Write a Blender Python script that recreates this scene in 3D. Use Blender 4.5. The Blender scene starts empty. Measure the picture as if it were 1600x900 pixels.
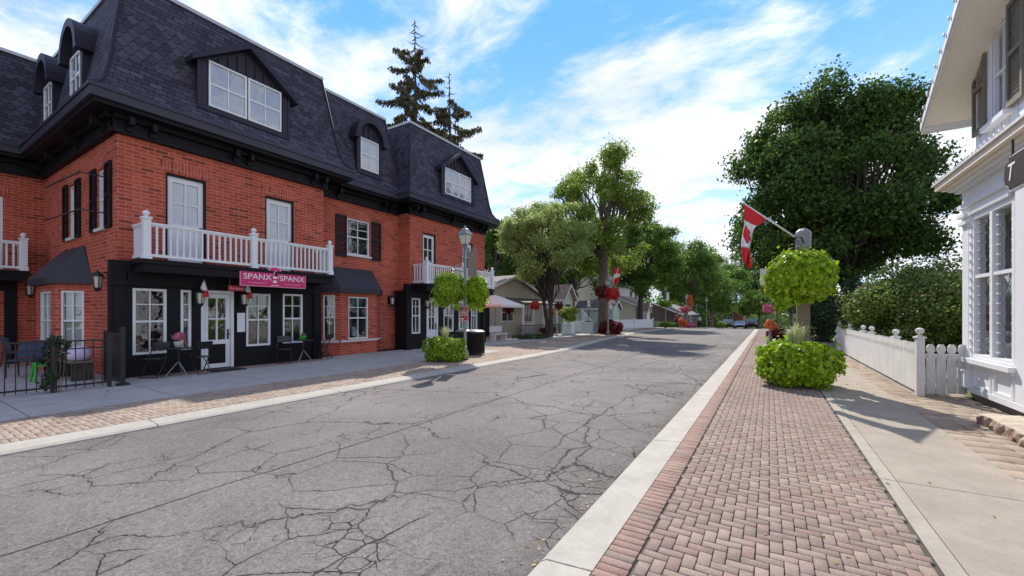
import bpy, math, random
import numpy as np
from mathutils import Vector, Matrix
R = math.radians
SC = bpy.context.scene
COL = SC.collection
random.seed(7)
rs = np.random.RandomState(11)

# ------------------------------------------------------------------ camera maths (real metres on real planes)
FL, CX, HY, EYE = 650., 800., 490., 1.6
YAW = math.atan2(402, 650)
SN, CN = math.sin(YAW), math.cos(YAW)
def ray(px, py):
    u = (px-CX)/FL; v = (HY-py)/FL
    return -SN+CN*u, CN+SN*u, v
def G(px, py, z=0.):
    x, y, v = ray(px, py); t = (z-EYE)/v
    return x*t, y*t
def T(px, t, py=HY):
    x, y, v = ray(px, py)
    return x*t, y*t, v*t+EYE
def zg(y):                                   # the road dips behind a crest
    if y < 50: return 0.
    return -0.03*(min(y, 150)-50)

# ------------------------------------------------------------------ node helpers
class S:
    def __init__(s, nt, o): s.nt = nt; s.o = o
    def _m(s, op, b=None, c=None):
        n = s.nt.nodes.new('ShaderNodeMath'); n.operation = op
        for i, v in enumerate((s, b, c)):
            if v is None: continue
            if isinstance(v, S): s.nt.links.new(v.o, n.inputs[i])
            else: n.inputs[i].default_value = v
        return S(s.nt, n.outputs[0])
    def __add__(s, b): return s._m('ADD', b)
    __radd__ = __add__
    def __sub__(s, b): return s._m('SUBTRACT', b)
    def __mul__(s, b): return s._m('MULTIPLY', b)
    __rmul__ = __mul__
    def __truediv__(s, b): return s._m('DIVIDE', b)
    def rsub(s, a): return (s*-1.)+a
    def floor(s): return s._m('FLOOR')
    def fract(s): return s._m('FRACT')
    def abs(s): return s._m('ABSOLUTE')
    def lt(s, b): return s._m('LESS_THAN', b)
    def gt(s, b): return s._m('GREATER_THAN', b)
    def mod(s, b): return s._m('FLOORED_MODULO', b)
    def pow(s, b): return s._m('POWER', b)
    def sqrt(s): return s._m('SQRT')
    def min(s, b): return s._m('MINIMUM', b)
    def max(s, b): return s._m('MAXIMUM', b)
    def clamp(s):
        r = s._m('MULTIPLY', 1.); r.o.node.use_clamp = True; return r
    def ss(s, a, b):
        n = s.nt.nodes.new('ShaderNodeMapRange'); n.interpolation_type = 'SMOOTHSTEP'
        s.nt.links.new(s.o, n.inputs[0]); n.inputs[1].default_value = a; n.inputs[2].default_value = b
        return S(s.nt, n.outputs[0])

class NT:
    def __init__(s, nt): s.nt = nt
    def node(s, t, **k):
        n = s.nt.nodes.new(t)
        for a, b in k.items(): setattr(n, a, b)
        return n
    def link(s, a, b): s.nt.links.new(a.o if isinstance(a, S) else a, b)
    def pos(s): return s.node('ShaderNodeNewGeometry').outputs['Position']
    def obj(s): return s.node('ShaderNodeTexCoord').outputs['Object']
    def xyz(s, v):
        n = s.node('ShaderNodeSeparateXYZ'); s.link(v, n.inputs[0])
        return [S(s.nt, o) for o in n.outputs]
    def vec(s, x, y, z=0.):
        n = s.node('ShaderNodeCombineXYZ')
        for i, v in enumerate((x, y, z)):
            if isinstance(v, S): s.link(v, n.inputs[i])
            else: n.inputs[i].default_value = v
        return n.outputs[0]
    def noise(s, v, scale, detail=4, rough=.55, dist=0., col=False):
        n = s.node('ShaderNodeTexNoise'); s.link(v, n.inputs['Vector'])
        n.inputs['Scale'].default_value = scale; n.inputs['Detail'].default_value = detail
        n.inputs['Roughness'].default_value = rough; n.inputs['Distortion'].default_value = dist
        return n.outputs['Color'] if col else S(s.nt, n.outputs['Fac'])
    def white(s, v):
        n = s.node('ShaderNodeTexWhiteNoise', noise_dimensions='3D'); s.link(v, n.inputs['Vector'])
        return S(s.nt, n.outputs['Value'])
    def voro(s, v, scale, feature='DISTANCE_TO_EDGE', rnd=1.):
        n = s.node('ShaderNodeTexVoronoi', feature=feature); s.link(v, n.inputs['Vector'])
        n.inputs['Scale'].default_value = scale; n.inputs['Randomness'].default_value = rnd
        return S(s.nt, n.outputs['Distance'])
    def island(s): return S(s.nt, s.node('ShaderNodeNewGeometry').outputs['Random Per Island'])
    def mix(s, f, a, b, mode='MIX'):
        n = s.node('ShaderNodeMix', data_type='RGBA', blend_type=mode)
        for i, v in ((0, f), (6, a), (7, b)):
            if isinstance(v, S): s.link(v, n.inputs[i])
            elif isinstance(v, (int, float)): n.inputs[i].default_value = v
            elif isinstance(v, (tuple, list)): n.inputs[i].default_value = (*v[:3], 1)
            else: s.link(v, n.inputs[i])
        return n.outputs[2]
    def scale(s, c, f):                     # colour * value
        n = s.node('ShaderNodeMix', data_type='RGBA', blend_type='MULTIPLY'); n.inputs[0].default_value = 1
        if isinstance(c, (tuple, list)): n.inputs[6].default_value = (*c, 1)
        else: s.link(c, n.inputs[6])
        cc = s.node('ShaderNodeCombineColor')
        for i in range(3): s.link(f, cc.inputs[i])
        s.link(cc.outputs[0], n.inputs[7]); return n.outputs[2]
    def bump(s, h, strength=.5, dist=.01):
        n = s.node('ShaderNodeBump'); n.inputs['Strength'].default_value = strength
        n.inputs['Distance'].default_value = dist; s.link(h, n.inputs['Height']); return n.outputs[0]
    def walluv(s):                          # metres along the wall, height
        g = s.node('ShaderNodeNewGeometry')
        P = s.xyz(g.outputs['Position']); N = s.xyz(g.outputs['True Normal'])
        l = (N[0]*N[0]+N[1]*N[1]).max(.0001).sqrt()
        return (N[0]*P[1]-N[1]*P[0])/l, P[2], N[2]

def newmat(name):
    m = bpy.data.materials.new(name); m.use_nodes = True
    nt = m.node_tree; b = nt.nodes['Principled BSDF']
    return m, NT(nt), b
def simple(name, col, rough=.6, var=.12, scale=3., bump=.0, bscale=60., metal=0., spec=.5, c2=None):
    m, n, b = newmat(name)
    v = n.obj()
    f = n.noise(v, scale, 5, .6)
    g = n.noise(v, scale*14, 3, .6)
    if c2: c = n.mix(f.ss(.35, .65), col, c2)
    else: c = col
    c = n.scale(c, (f-.5)*(2*var)+(g-.5)*var+1.)
    n.link(c, b.inputs['Base Color'])
    n.link((g-.5)*.25+rough, b.inputs['Roughness'])
    b.inputs['Metallic'].default_value = metal; b.inputs['Specular IOR Level'].default_value = spec
    if bump:
        n.link(n.bump(n.noise(v, bscale, 4, .6), bump, .01), b.inputs['Normal'])
    return m
def leafmat(name, c1, c2, trans=.35, c3=None, rough=.55):
    m, n, b = newmat(name)
    r = n.island()
    c = n.mix(r, c1, c2)
    if c3: c = n.mix((n.white(n.vec(r*91., r*17., 0.))).gt(.93), c, c3)
    big = n.noise(n.obj(), .9, 3, .5)
    c = n.scale(c, (big-.5)*.9+1.)
    n.link(c, b.inputs['Base Color']); b.inputs['Roughness'].default_value = rough
    b.inputs['Specular IOR Level'].default_value = .3
    t = n.node('ShaderNodeBsdfTranslucent'); n.link(c, t.inputs[0])
    mx = n.node('ShaderNodeMixShader'); mx.inputs[0].default_value = trans
    n.link(b.outputs[0], mx.inputs[1]); n.link(t.outputs[0], mx.inputs[2])
    n.link(mx.outputs[0], n.nt.nodes['Material Output'].inputs[0])
    return m

def brick_nodes(n, u, v, bw, bh, mort, row_off=.5):
    vv = v/bh; row = vv.floor()
    uu = u/bw+row*row_off; cell = uu.floor()
    fx = uu.fract(); fy = vv.fract()
    ex = (fx-.5).abs()*-1.+.5; ey = (fy-.5).abs()*-1.+.5
    d = (ex*bw).min(ey*bh)                  # metres to edge
    return d, n.vec(cell, row, 3.3), fx, fy
def m_brick(name, soldier=False, base=((.37, .060, .034), (.51, .100, .058)), mcol=(.56, .27, .20)):
    m, n, b = newmat(name)
    u, v, nz = n.walluv()
    wob = n.noise(n.pos(), 9, 2)
    if soldier: d, cell, fx, fy = brick_nodes(n, u, v+.5, .078, .30, .01, 0.)
    else: d, cell, fx, fy = brick_nodes(n, u+(wob-.5)*.006, v+(wob-.5)*.004, .29, .094, .01)
    w = n.white(cell)
    c = n.mix(w, *base)
    c = n.mix(n.white(n.vec(w*37., w*11., 1.)).gt(.92), c, (.24, .045, .03))
    fine = n.noise(n.pos(), 70, 4, .7); big = n.noise(n.pos(), .8, 4, .6)
    st = n.noise(n.vec(u*1.6, u*0., v*.25), 1., 5, .7)
    c = n.scale(c, (fine-.5)*.6+(big-.5)*.6+(st-.5)*.7+1.)
    mo = d.ss(.004, .0105)
    c = n.mix(mo, n.scale(mcol, (big-.5)*.7+.95), c)
    n.link(c, b.inputs['Base Color']); b.inputs['Roughness'].default_value = .85
    b.inputs['Specular IOR Level'].default_value = .25
    n.link(n.bump(mo+fine*.35, .6, .008), b.inputs['Normal'])
    return m
def m_slate():
    m, n, b = newmat('slate shingles')
    u, v, nz = n.walluv()
    sl = v*1.03
    d, cell, fx, fy = brick_nodes(n, u, sl, .27, .125, .01, .37)
    w = n.white(cell)
    # fish-scale band
    bh, bw = .18, .23
    vv = sl/bh; row = vv.floor(); uu = u/bw+row*.5
    lx = uu.fract()-.5; ly = vv.fract()
    cur = (lx*lx)*2.6
    dd = (ly-cur)
    inside = dd.gt(0.)
    row2 = row-inside.rsub(1.)
    uu2 = u/bw+row2*.5
    w2 = n.white(n.vec(uu2.floor(), row2, 9.))
    edge2 = dd.abs().ss(.02, .12)
    band = (v.gt(7.95))*(v.lt(9.25))
    ww = w*band.rsub(1.)+w2*band
    ed = d.ss(.002, .012)*band.rsub(1.)+edge2*band
    c = n.mix(ww, (.034, .033, .050), (.082, .079, .108))
    fine = n.noise(n.pos(), 90, 4, .8); big = n.noise(n.pos(), .7, 4, .6)
    c = n.scale(c, (fine-.5)*1.1+(big-.5)*.8+1.)
    c = n.mix(ed, (.010, .010, .016), c)
    n.link(c, b.inputs['Base Color']); b.inputs['Roughness'].default_value = .75; b.inputs['Specular IOR Level'].default_value = .25
    step = fy*.6*band.rsub(1.)*-1.
    n.link(n.bump(ed+step+ww*.4+fine*.3, .8, .012), b.inputs['Normal'])
    return m
def m_asphalt():
    m, n, b = newmat('old cracked asphalt')
    p = n.pos(); P = n.xyz(p)
    wv = n.noise(p, 1.1, 4, .6, col=True); wv2 = n.noise(p, 9., 3, .6, col=True)
    def warp(a, b_):
        q = n.node('ShaderNodeVectorMath', operation='MULTIPLY_ADD'); n.link(wv, q.inputs[0]); q.inputs[1].default_value = (a, a, 0); n.link(p, q.inputs[2])
        r = n.node('ShaderNodeVectorMath', operation='MULTIPLY_ADD'); n.link(wv2, r.inputs[0]); r.inputs[1].default_value = (b_, b_, 0); n.link(q.outputs[0], r.inputs[2])
        return r.outputs[0]
    pw = warp(.75, .16)
    big = n.noise(p, .35, 3, .5); med = n.noise(p, 1.3, 4, .6); fine = n.noise(p, 55, 5, .75); grit = n.noise(p, 160, 3, .8)
    v1 = n.voro(pw, .36)            # wide plates
    gate1 = n.noise(p, .55, 2, .5).ss(.36, .50)
    c1 = v1.ss(.0006, .0050).rsub(1.)*gate1
    v2 = n.voro(warp(.3, .08), 1.45)
    gx = P[0].ss(-4.6, -2.2)*P[1].ss(18., 8.)
    zone = (n.noise(p, .6, 3, .55)+gx*.10).ss(.47, .58)
    c2 = v2.ss(.0005, .0095).rsub(1.)*zone
    v3 = n.voro(warp(.3, .05), 5.5)
    zone3 = (n.noise(p, .9, 3, .55)+gx*.05).ss(.61, .68)
    c3 = v3.ss(.002, .035).rsub(1.)*zone3
    sx = (P[0]+4.47+(n.noise(p, .7, 3)-.5)*.22+(n.noise(p, 9, 3)-.5)*.05).abs()
    seam = sx.ss(.004, .020).rsub(1.)
    sx2 = (P[0]+2.35+(n.noise(p, .35, 3)-.5)*.9+(n.noise(p, 7, 3)-.5)*.10).abs()
    seam2 = sx2.ss(.002, .014).rsub(1.)*n.noise(p, .4, 2).ss(.42, .52)
    sx3 = (P[0]+6.15+(n.noise(p, .5, 3)-.5)*.5+(n.noise(p, 8, 3)-.5)*.08).abs()
    seam3 = sx3.ss(.002, .014).rsub(1.)*n.noise(p, .6, 2).ss(.45, .55)
    cr = c1.max(c2).max(c3).max(seam*.95).max(seam2).max(seam3*.8).clamp()
    c = n.mix(big.ss(.3, .7), (.140, .125, .117), (.192, .172, .161))
    coarse = n.noise(p, 26, 4, .8)
    c = n.scale(c, (med-.5)*.5+(coarse-.5)*1.7+(fine-.5)*2.2+(grit-.5)*.7+1.)
    c = n.mix(grit.ss(.62, .72)*fine.ss(.48, .58)*.6, c, (.50, .48, .46))
    # dark margin along the cracks (worn, dirt filled)
    soft = (v2.ss(.0, .06).rsub(1.)*zone*.22).max(seam*.2).max(v1.ss(0., .04).rsub(1.)*gate1*.18)
    c = n.mix(soft, c, (.09, .082, .078))
    c = n.mix(n.noise(p, 2.6, 5, .7).ss(.62, .72)*.22, c, (.30, .275, .255))
    edge = P[0].ss(-1.62, -1.30)*n.noise(p, 3.5, 5, .7).ss(.35, .62)
    c = n.mix(edge*.55, c, (.075, .066, .058))
    c = n.mix(cr*.9, c, (.020, .017, .015))
    n.link(c, b.inputs['Base Color']); b.inputs['Roughness'].default_value = .9
    b.inputs['Specular IOR Level'].default_value = .25
    n.link(n.bump(fine*.5+grit*.5+cr*-2.2, .8, .008), b.inputs['Normal'])
    return m
def m_paver(name, c1, c2, c3=None, rough=.9):
    m, n, b = newmat(name)
    r = n.island(); p = n.pos()
    c = n.mix(r, c1, c2)
    if c3: c = n.mix(n.white(n.vec(r*53., 0., 0.)).gt(.85), c, c3)
    big = n.noise(p, .6, 4, .6); fine = n.noise(p, 60, 4, .75)
    c = n.scale(c, (big-.5)*.6+(fine-.5)*1.1+1.)
    c = n.mix(n.noise(p, 2.2, 6, .75).ss(.52, .70)*.5, c, (.14, .115, .095))
    c = n.mix(n.noise(p, 34, 3, .7).ss(.66, .72)*.4, c, (.07, .06, .05))
    n.link(c, b.inputs['Base Color']); b.inputs['Roughness'].default_value = rough
    b.inputs['Specular IOR Level'].default_value = .25
    n.link(n.bump(fine, .7, .006), b.inputs['Normal'])
    return m
def m_concrete(name, col, joint=1.5, off=0., jx=None, blot=.5, crack=.5):
    m, n, b = newmat(name)
    p = n.pos(); P = n.xyz(p)
    big = n.noise(p, .5, 4, .6); med = n.noise(p, 3, 5, .7); fine = n.noise(p, 80, 4, .8)
    c = n.scale(col, (big-.5)*blot+(med-.5)*.65+(fine-.5)*.7+1.)
    c = n.mix(n.noise(p, 1.1, 6, .75).ss(.58, .75)*.35, c, (.20, .175, .15))
    c = n.mix(n.noise(p, 26, 3, .7).ss(.68, .74)*.5, c, (.13, .11, .10))
    w = (n.noise(p, 12, 2)-.5)*.012
    j = ((((P[1]+off)/joint).fract()-.5).abs()*-1.+.5)*joint
    cr = (j+w).ss(.004, .012).rsub(1.)
    if jx is not None:
        cr = cr.max(((P[0]-jx).abs()+w).ss(.004, .011).rsub(1.))
    if crack:
        pw = n.node('ShaderNodeVectorMath', operation='MULTIPLY_ADD'); n.link(n.noise(p, 2., 4, .6, col=True), pw.inputs[0]); pw.inputs[1].default_value = (.5, .5, 0); n.link(p, pw.inputs[2])
        cr = cr.max(n.voro(pw.outputs[0], .3).ss(.001, .0035).rsub(1.)*n.noise(p, .3, 2).ss(.5, .58)*crack)
    c = n.mix(cr*.8, c, (.06, .05, .045))
    n.link(c, b.inputs['Base Color']); b.inputs['Roughness'].default_value = .88
    b.inputs['Specular IOR Level'].default_value = .3
    n.link(n.bump(fine*.6+med*.4+cr*-1.5, .5, .006), b.inputs['Normal'])
    return m
def m_glass(tint=(.75, .8, .85), f0=.10):
    m, n, b = newmat('window glass')
    n.nt.nodes.remove(b)
    g = n.node('ShaderNodeNewGeometry')
    dt = n.node('ShaderNodeVectorMath', operation='DOT_PRODUCT'); n.link(g.outputs['Normal'], dt.inputs[0]); n.link(g.outputs['Incoming'], dt.inputs[1])
    c = S(n.nt, dt.outputs['Value']).abs()
    f = (c.rsub(1.)).pow(3.5)*(1-f0)+f0
    tr = n.node('ShaderNodeBsdfTransparent'); tr.inputs[0].default_value = (*tint, 1)
    gl = n.node('ShaderNodeBsdfGlossy'); gl.inputs['Roughness'].default_value = .015
    # old panes are never quite flat
    n.link(n.bump(n.noise(n.pos(), 2.2, 2, .45), .22, .04), gl.inputs['Normal'])
    mx = n.node('ShaderNodeMixShader'); n.link(f, mx.inputs[0]); n.link(tr.outputs[0], mx.inputs[1]); n.link(gl.outputs[0], mx.inputs[2])
    n.link(mx.outputs[0], n.nt.nodes['Material Output'].inputs[0])
    return m
def m_interior(name, cols, scale=3.):
    m, n, b = newmat(name)
    p = n.pos()
    q = n.node('ShaderNodeTexVoronoi', feature='F1', distance='CHEBYCHEV'); n.link(p, q.inputs['Vector']); q.inputs['Scale'].default_value = scale
    r = n.node('ShaderNodeSeparateColor'); n.link(q.outputs['Color'], r.inputs[0])
    cr = n.node('ShaderNodeValToRGB'); cr.color_ramp.interpolation = 'CONSTANT'
    n.link(r.outputs[0], cr.inputs[0])
    e = cr.color_ramp.elements
    e[0].position = 0; e[0].color = (*cols[0], 1); e[1].position = .62; e[1].color = (*cols[1], 1)
    for i, c in enumerate(cols[2:]):
        k = e.new(.75+.25*i/max(1, len(cols)-2)); k.color = (*c, 1)
    n.link(n.scale(cr.outputs[0], (n.noise(p, 6, 4)-.5)*.9+1.), b.inputs['Base Color'])
    return m
def m_siding(name, col, pitch=.3, vertical=True, dark=.55):
    m, n, b = newmat(name)
    u, v, nz = n.walluv()
    a = (u if vertical else v)/pitch
    f = a.fract()
    big = n.noise(n.pos(), 1.5, 4, .6); fine = n.noise(n.pos(), 40, 3, .6)
    c = n.scale(col, (big-.5)*.18+(fine-.5)*.1+1.)
    e = ((f-.5).abs()*-1.+.5).ss(.02, .06)
    c = n.mix(e, n.scale(c, e*0.+dark), c)
    n.link(c, b.inputs['Base Color']); b.inputs['Roughness'].default_value = .6
    n.link(n.bump(e if vertical else f*-1.+e, .6, .012), b.inputs['Normal'])
    return m
def m_tiles(name, c1, c2, bw=.3, bh=.2):
    m, n, b = newmat(name)
    P = n.xyz(n.pos()); u, v, nz = n.walluv()
    d, cell, fx, fy = brick_nodes(n, u, v, bw, bh, .01, .43)
    c = n.mix(n.white(cell), c1, c2)
    c = n.scale(c, (n.noise(n.pos(), 2, 4)-.5)*.5+1.)
    c = n.mix(d.ss(.003, .015), n.scale(c, d*0.+.45), c)
    n.link(c, b.inputs['Base Color']); b.inputs['Roughness'].default_value = .85
    return m
def m_grass():
    m, n, b = newmat('lawn')
    p = n.pos()
    c = n.mix(n.noise(p, 1.2, 5, .7), (.045, .085, .02), (.14, .19, .05))
    c = n.scale(c, (n.noise(p, 70, 3, .7)-.5)*1.3+1.)
    n.link(c, b.inputs['Base Color']); b.inputs['Roughness'].default_value = .9
    n.link(n.bump(n.noise(p, 60, 4, .7), 1., .03), b.inputs['Normal'])
    return m
def m_stone():
    m, n, b = newmat('rough flagstone')
    p = n.pos(); P = n.xyz(n.node('ShaderNodeNewGeometry').outputs['Normal'])
    a = n.noise(p, 5, 6, .7); c = n.mix(a.ss(.35, .65), (.42, .34, .24), (.62, .55, .44))
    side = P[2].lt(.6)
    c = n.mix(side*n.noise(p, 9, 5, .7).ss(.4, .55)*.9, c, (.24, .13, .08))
    n.link(c, b.inputs['Base Color']); b.inputs['Roughness'].default_value = .9
    n.link(n.bump(n.noise(p, 22, 6, .75), 1., .03), b.inputs['Normal'])
    return m
def m_bark(name, c1=(.10, .075, .055), c2=(.20, .165, .13)):
    m, n, b = newmat(name)
    P = n.xyz(n.obj()); v = n.vec(P[0]*6., P[1]*6., P[2]*1.2)
    a = n.noise(v, 2.2, 6, .7)
    n.link(n.mix(a.ss(.35, .62), c1, c2), b.inputs['Base Color']); b.inputs['Roughness'].default_value = .95
    n.link(n.bump(a, 1., .04), b.inputs['Normal'])
    return m

M = {}
M['dshop'] = m_siding('dark brown boards', (.07, .05, .04), .2, False); M['brick'] = m_brick('red brick'); M['soldier'] = m_brick('soldier course brick', True, base=((.42, .070, .048), (.50, .10, .07)))
M['slate'] = m_slate(); M['asphalt'] = m_asphalt(); M['glass'] = m_glass((.75, .8, .85), .17); M['glassb'] = m_glass((.9, .93, .97), .22)
M['black'] = simple('black painted wood', (.007, .0065, .010), .55, .3, 2., .15, 40, spec=.22)
M['clad'] = simple('dark metal cladding', (.026, .023, .040), .5, .2, 1.5, spec=.25)
M['gutter'] = simple('dark gutter metal', (.040, .039, .058), .45, .2, 1.5, spec=.3)
M['flash'] = simple('pale flashing metal', (.42, .42, .44), .4, .2, 3., metal=.4)
M['white'] = simple('white paint', (.74, .745, .76), .45, .12, 1.6, .12, 25)
M['wwood'] = simple('weathered white paint', (.62, .605, .58), .65, .22, 2.2, .35, 30)
M['cream'] = simple('cream painted soffit', (.74, .66, .55), .6, .06, 2.)
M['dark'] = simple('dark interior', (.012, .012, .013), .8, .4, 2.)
M['blind'] = simple('pale blind', (.34, .38, .43), .7, .08, 2.)
M['shop'] = m_interior('shop display', [(.015, .014, .014), (.05, .04, .04), (.5, .5, .52), (.07, .10, .16), (.45, .30, .25)], 3.2)
M['curtain'] = simple('lace curtain', (.55, .55, .53), .9, .3, 5.)
M['conc'] = m_concrete('grey concrete walk', (.315, .272, .22), 3.1, .9, None, .45)
M['concl'] = m_concrete('left concrete walk', (.38, .362, .345), 1.9, .35, -11.6)
M['kerb'] = m_concrete('kerb concrete', (.40, .372, .325), 3.05, .6, None, .25, 0)
M['pat'] = m_concrete('patio concrete', (.40, .37, .36), 2.4, .0, -16.2)
M['herr'] = m_paver('herringbone brick', (.225, .172, .140), (.300, .232, .190), (.262, .182, .147))
M['herrl'] = m_paver('left herringbone brick', (.30, .235, .185), (.385, .31, .25), (.32, .225, .17))
M['border'] = m_paver('border brick', (.255, .160, .128), (.335, .235, .192), (.25, .19, .16))
M['flag'] = m_paver('side pavers', (.27, .21, .155), (.36, .29, .225), (.28, .21, .16))
M['bed'] = simple('sand and moss joints', (.085, .078, .060), .95, .5, 2., .4, 80)
M['grass'] = m_grass(); M['stone'] = m_stone()
M['soil'] = simple('bark mulch', (.06, .04, .028), .95, .4, 8., .6, 60)
M['iron'] = simple('black iron', (.012, .012, .014), .4, .2, 4.)
M['gmetal'] = simple('grey metal pole', (.24, .25, .25), .45, .12, 3., metal=.3)
M['lampglass'] = simple('frosted lamp glass', (.60, .57, .50), .25, .15, 6.)
M['bark'] = m_bark('grey bark'); M['barkd'] = m_bark('dark bark', (.035, .028, .022), (.085, .07, .055))
M['pink'] = simple('magenta sign board', (.62, .018, .16), .35, .06, 2., c2=(.55, .012, .13))
M['pinkrim'] = simple('pale pink rim', (.80, .35, .45), .4, .05)
M['txt'] = simple('white lettering', (.82, .80, .82), .5, .03)
M['gold'] = simple('gold lettering', (.65, .48, .18), .4, .05)
M['redp'] = simple('dark red plaque', (.33, .02, .025), .4, .1)
M['redf'] = simple('red flag cloth', (.62, .012, .02), .7, .08, 2.)
M['whitef'] = simple('white flag cloth', (.78, .77, .78), .7, .06, 2.)
M['brown'] = simple('dark brown sign board', (.022, .010, .012), .6, .15, spec=.2)
M['shutg'] = simple('olive brown shutter', (.155, .13, .092), .6, .2, 3.)
M['postt'] = simple('taupe post', (.20, .16, .125), .8, .2, 3., .3, 40)
M['green_pl'] = simple('green plastic', (.04, .42, .05), .4, .05)
M['navy'] = simple('navy cloth', (.03, .045, .085), .7, .2)
M['lilac'] = simple('pale lilac cloth', (.62, .50, .68), .8, .08, 4.)
M['taupe'] = m_siding('taupe board siding', (.50, .435, .35), .25)
M['wsid'] = m_siding('white vertical siding', (.78, .80, .84), .28)
M['wsidh'] = m_siding('white clapboard', (.70, .70, .68), .18, False)
M['beige'] = m_siding('beige clapboard', (.62, .55, .44), .2, False)
M['mint'] = m_siding('mint clapboard', (.50, .60, .52), .2, False)
M['tan'] = m_tiles('tan roof shingles', (.34, .23, .19), (.46, .33, .28))
M['greyroof'] = m_tiles('grey roof shingles', (.12, .11, .11), (.20, .185, .18))
M['farbrick'] = m_brick('far brick', base=((.20, .05, .04), (.30, .08, .06)), mcol=(.3, .2, .17))
M['canvas'] = simple('off white canvas', (.72, .69, .63), .8, .08, 2.)
M['mortar'] = simple('black rubber mat', (.02, .018, .018), .9, .2)
M['skin'] = simple('skin', (.50, .30, .22), .6, .05)
M['hair'] = simple('dark hair', (.03, .02, .015), .7, .2)
M['tyre'] = simple('tyre rubber', (.015, .015, .015), .8, .2)
M['chrome'] = simple('rim metal', (.5, .5, .52), .3, .05, metal=.9)
M['wind'] = simple('car glass', (.10, .16, .20), .08, .1)
M['limeleaf'] = leafmat('lime sweet potato leaves', (.20, .36, .012), (.40, .56, .03), .34, (.12, .20, .02), .42)
M['limeleaf2'] = leafmat('green sweet potato leaves', (.15, .29, .015), (.34, .48, .03), .34, (.10, .17, .02), .42)
M['grassleaf'] = leafmat('striped grass blades', (.34, .42, .16), (.60, .62, .36), .3)
M['mapleleaf'] = leafmat('dark maple leaves', (.030, .080, .018), (.115, .195, .032), .42)
M['midleaf'] = leafmat('green leaves', (.065, .140, .022), (.17, .29, .045), .45)
M['lightleaf'] = leafmat('yellow green leaves', (.12, .215, .028), (.31, .43, .07), .48, (.36, .28, .06))
M['silverleaf'] = leafmat('silver green leaves', (.18, .27, .07), (.48, .56, .20), .52)
M['hedgeleaf'] = leafmat('shrub leaves', (.070, .125, .022), (.22, .30, .065), .42, (.24, .15, .07))
M['needle'] = leafmat('spruce needles', (.06, .068, .035), (.17, .135, .065), .25)
M['redleaf'] = leafmat('red flowers', (.45, .018, .02), (.62, .05, .04), .2, (.05, .09, .02))
M['darkred'] = leafmat('dark red coleus', (.085, .012, .018), (.22, .03, .03), .2, (.05, .05, .02))
M['pinkleaf'] = leafmat('pink flowers', (.62, .10, .20), (.75, .32, .38), .25, (.08, .14, .03))
M['orangeleaf'] = leafmat('orange flowers', (.65, .12, .03), (.75, .28, .08), .25, (.5, .03, .03))
M['arbor'] = leafmat('dark cedar leaves', (.020, .050, .020), (.050, .085, .032), .2)

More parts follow.
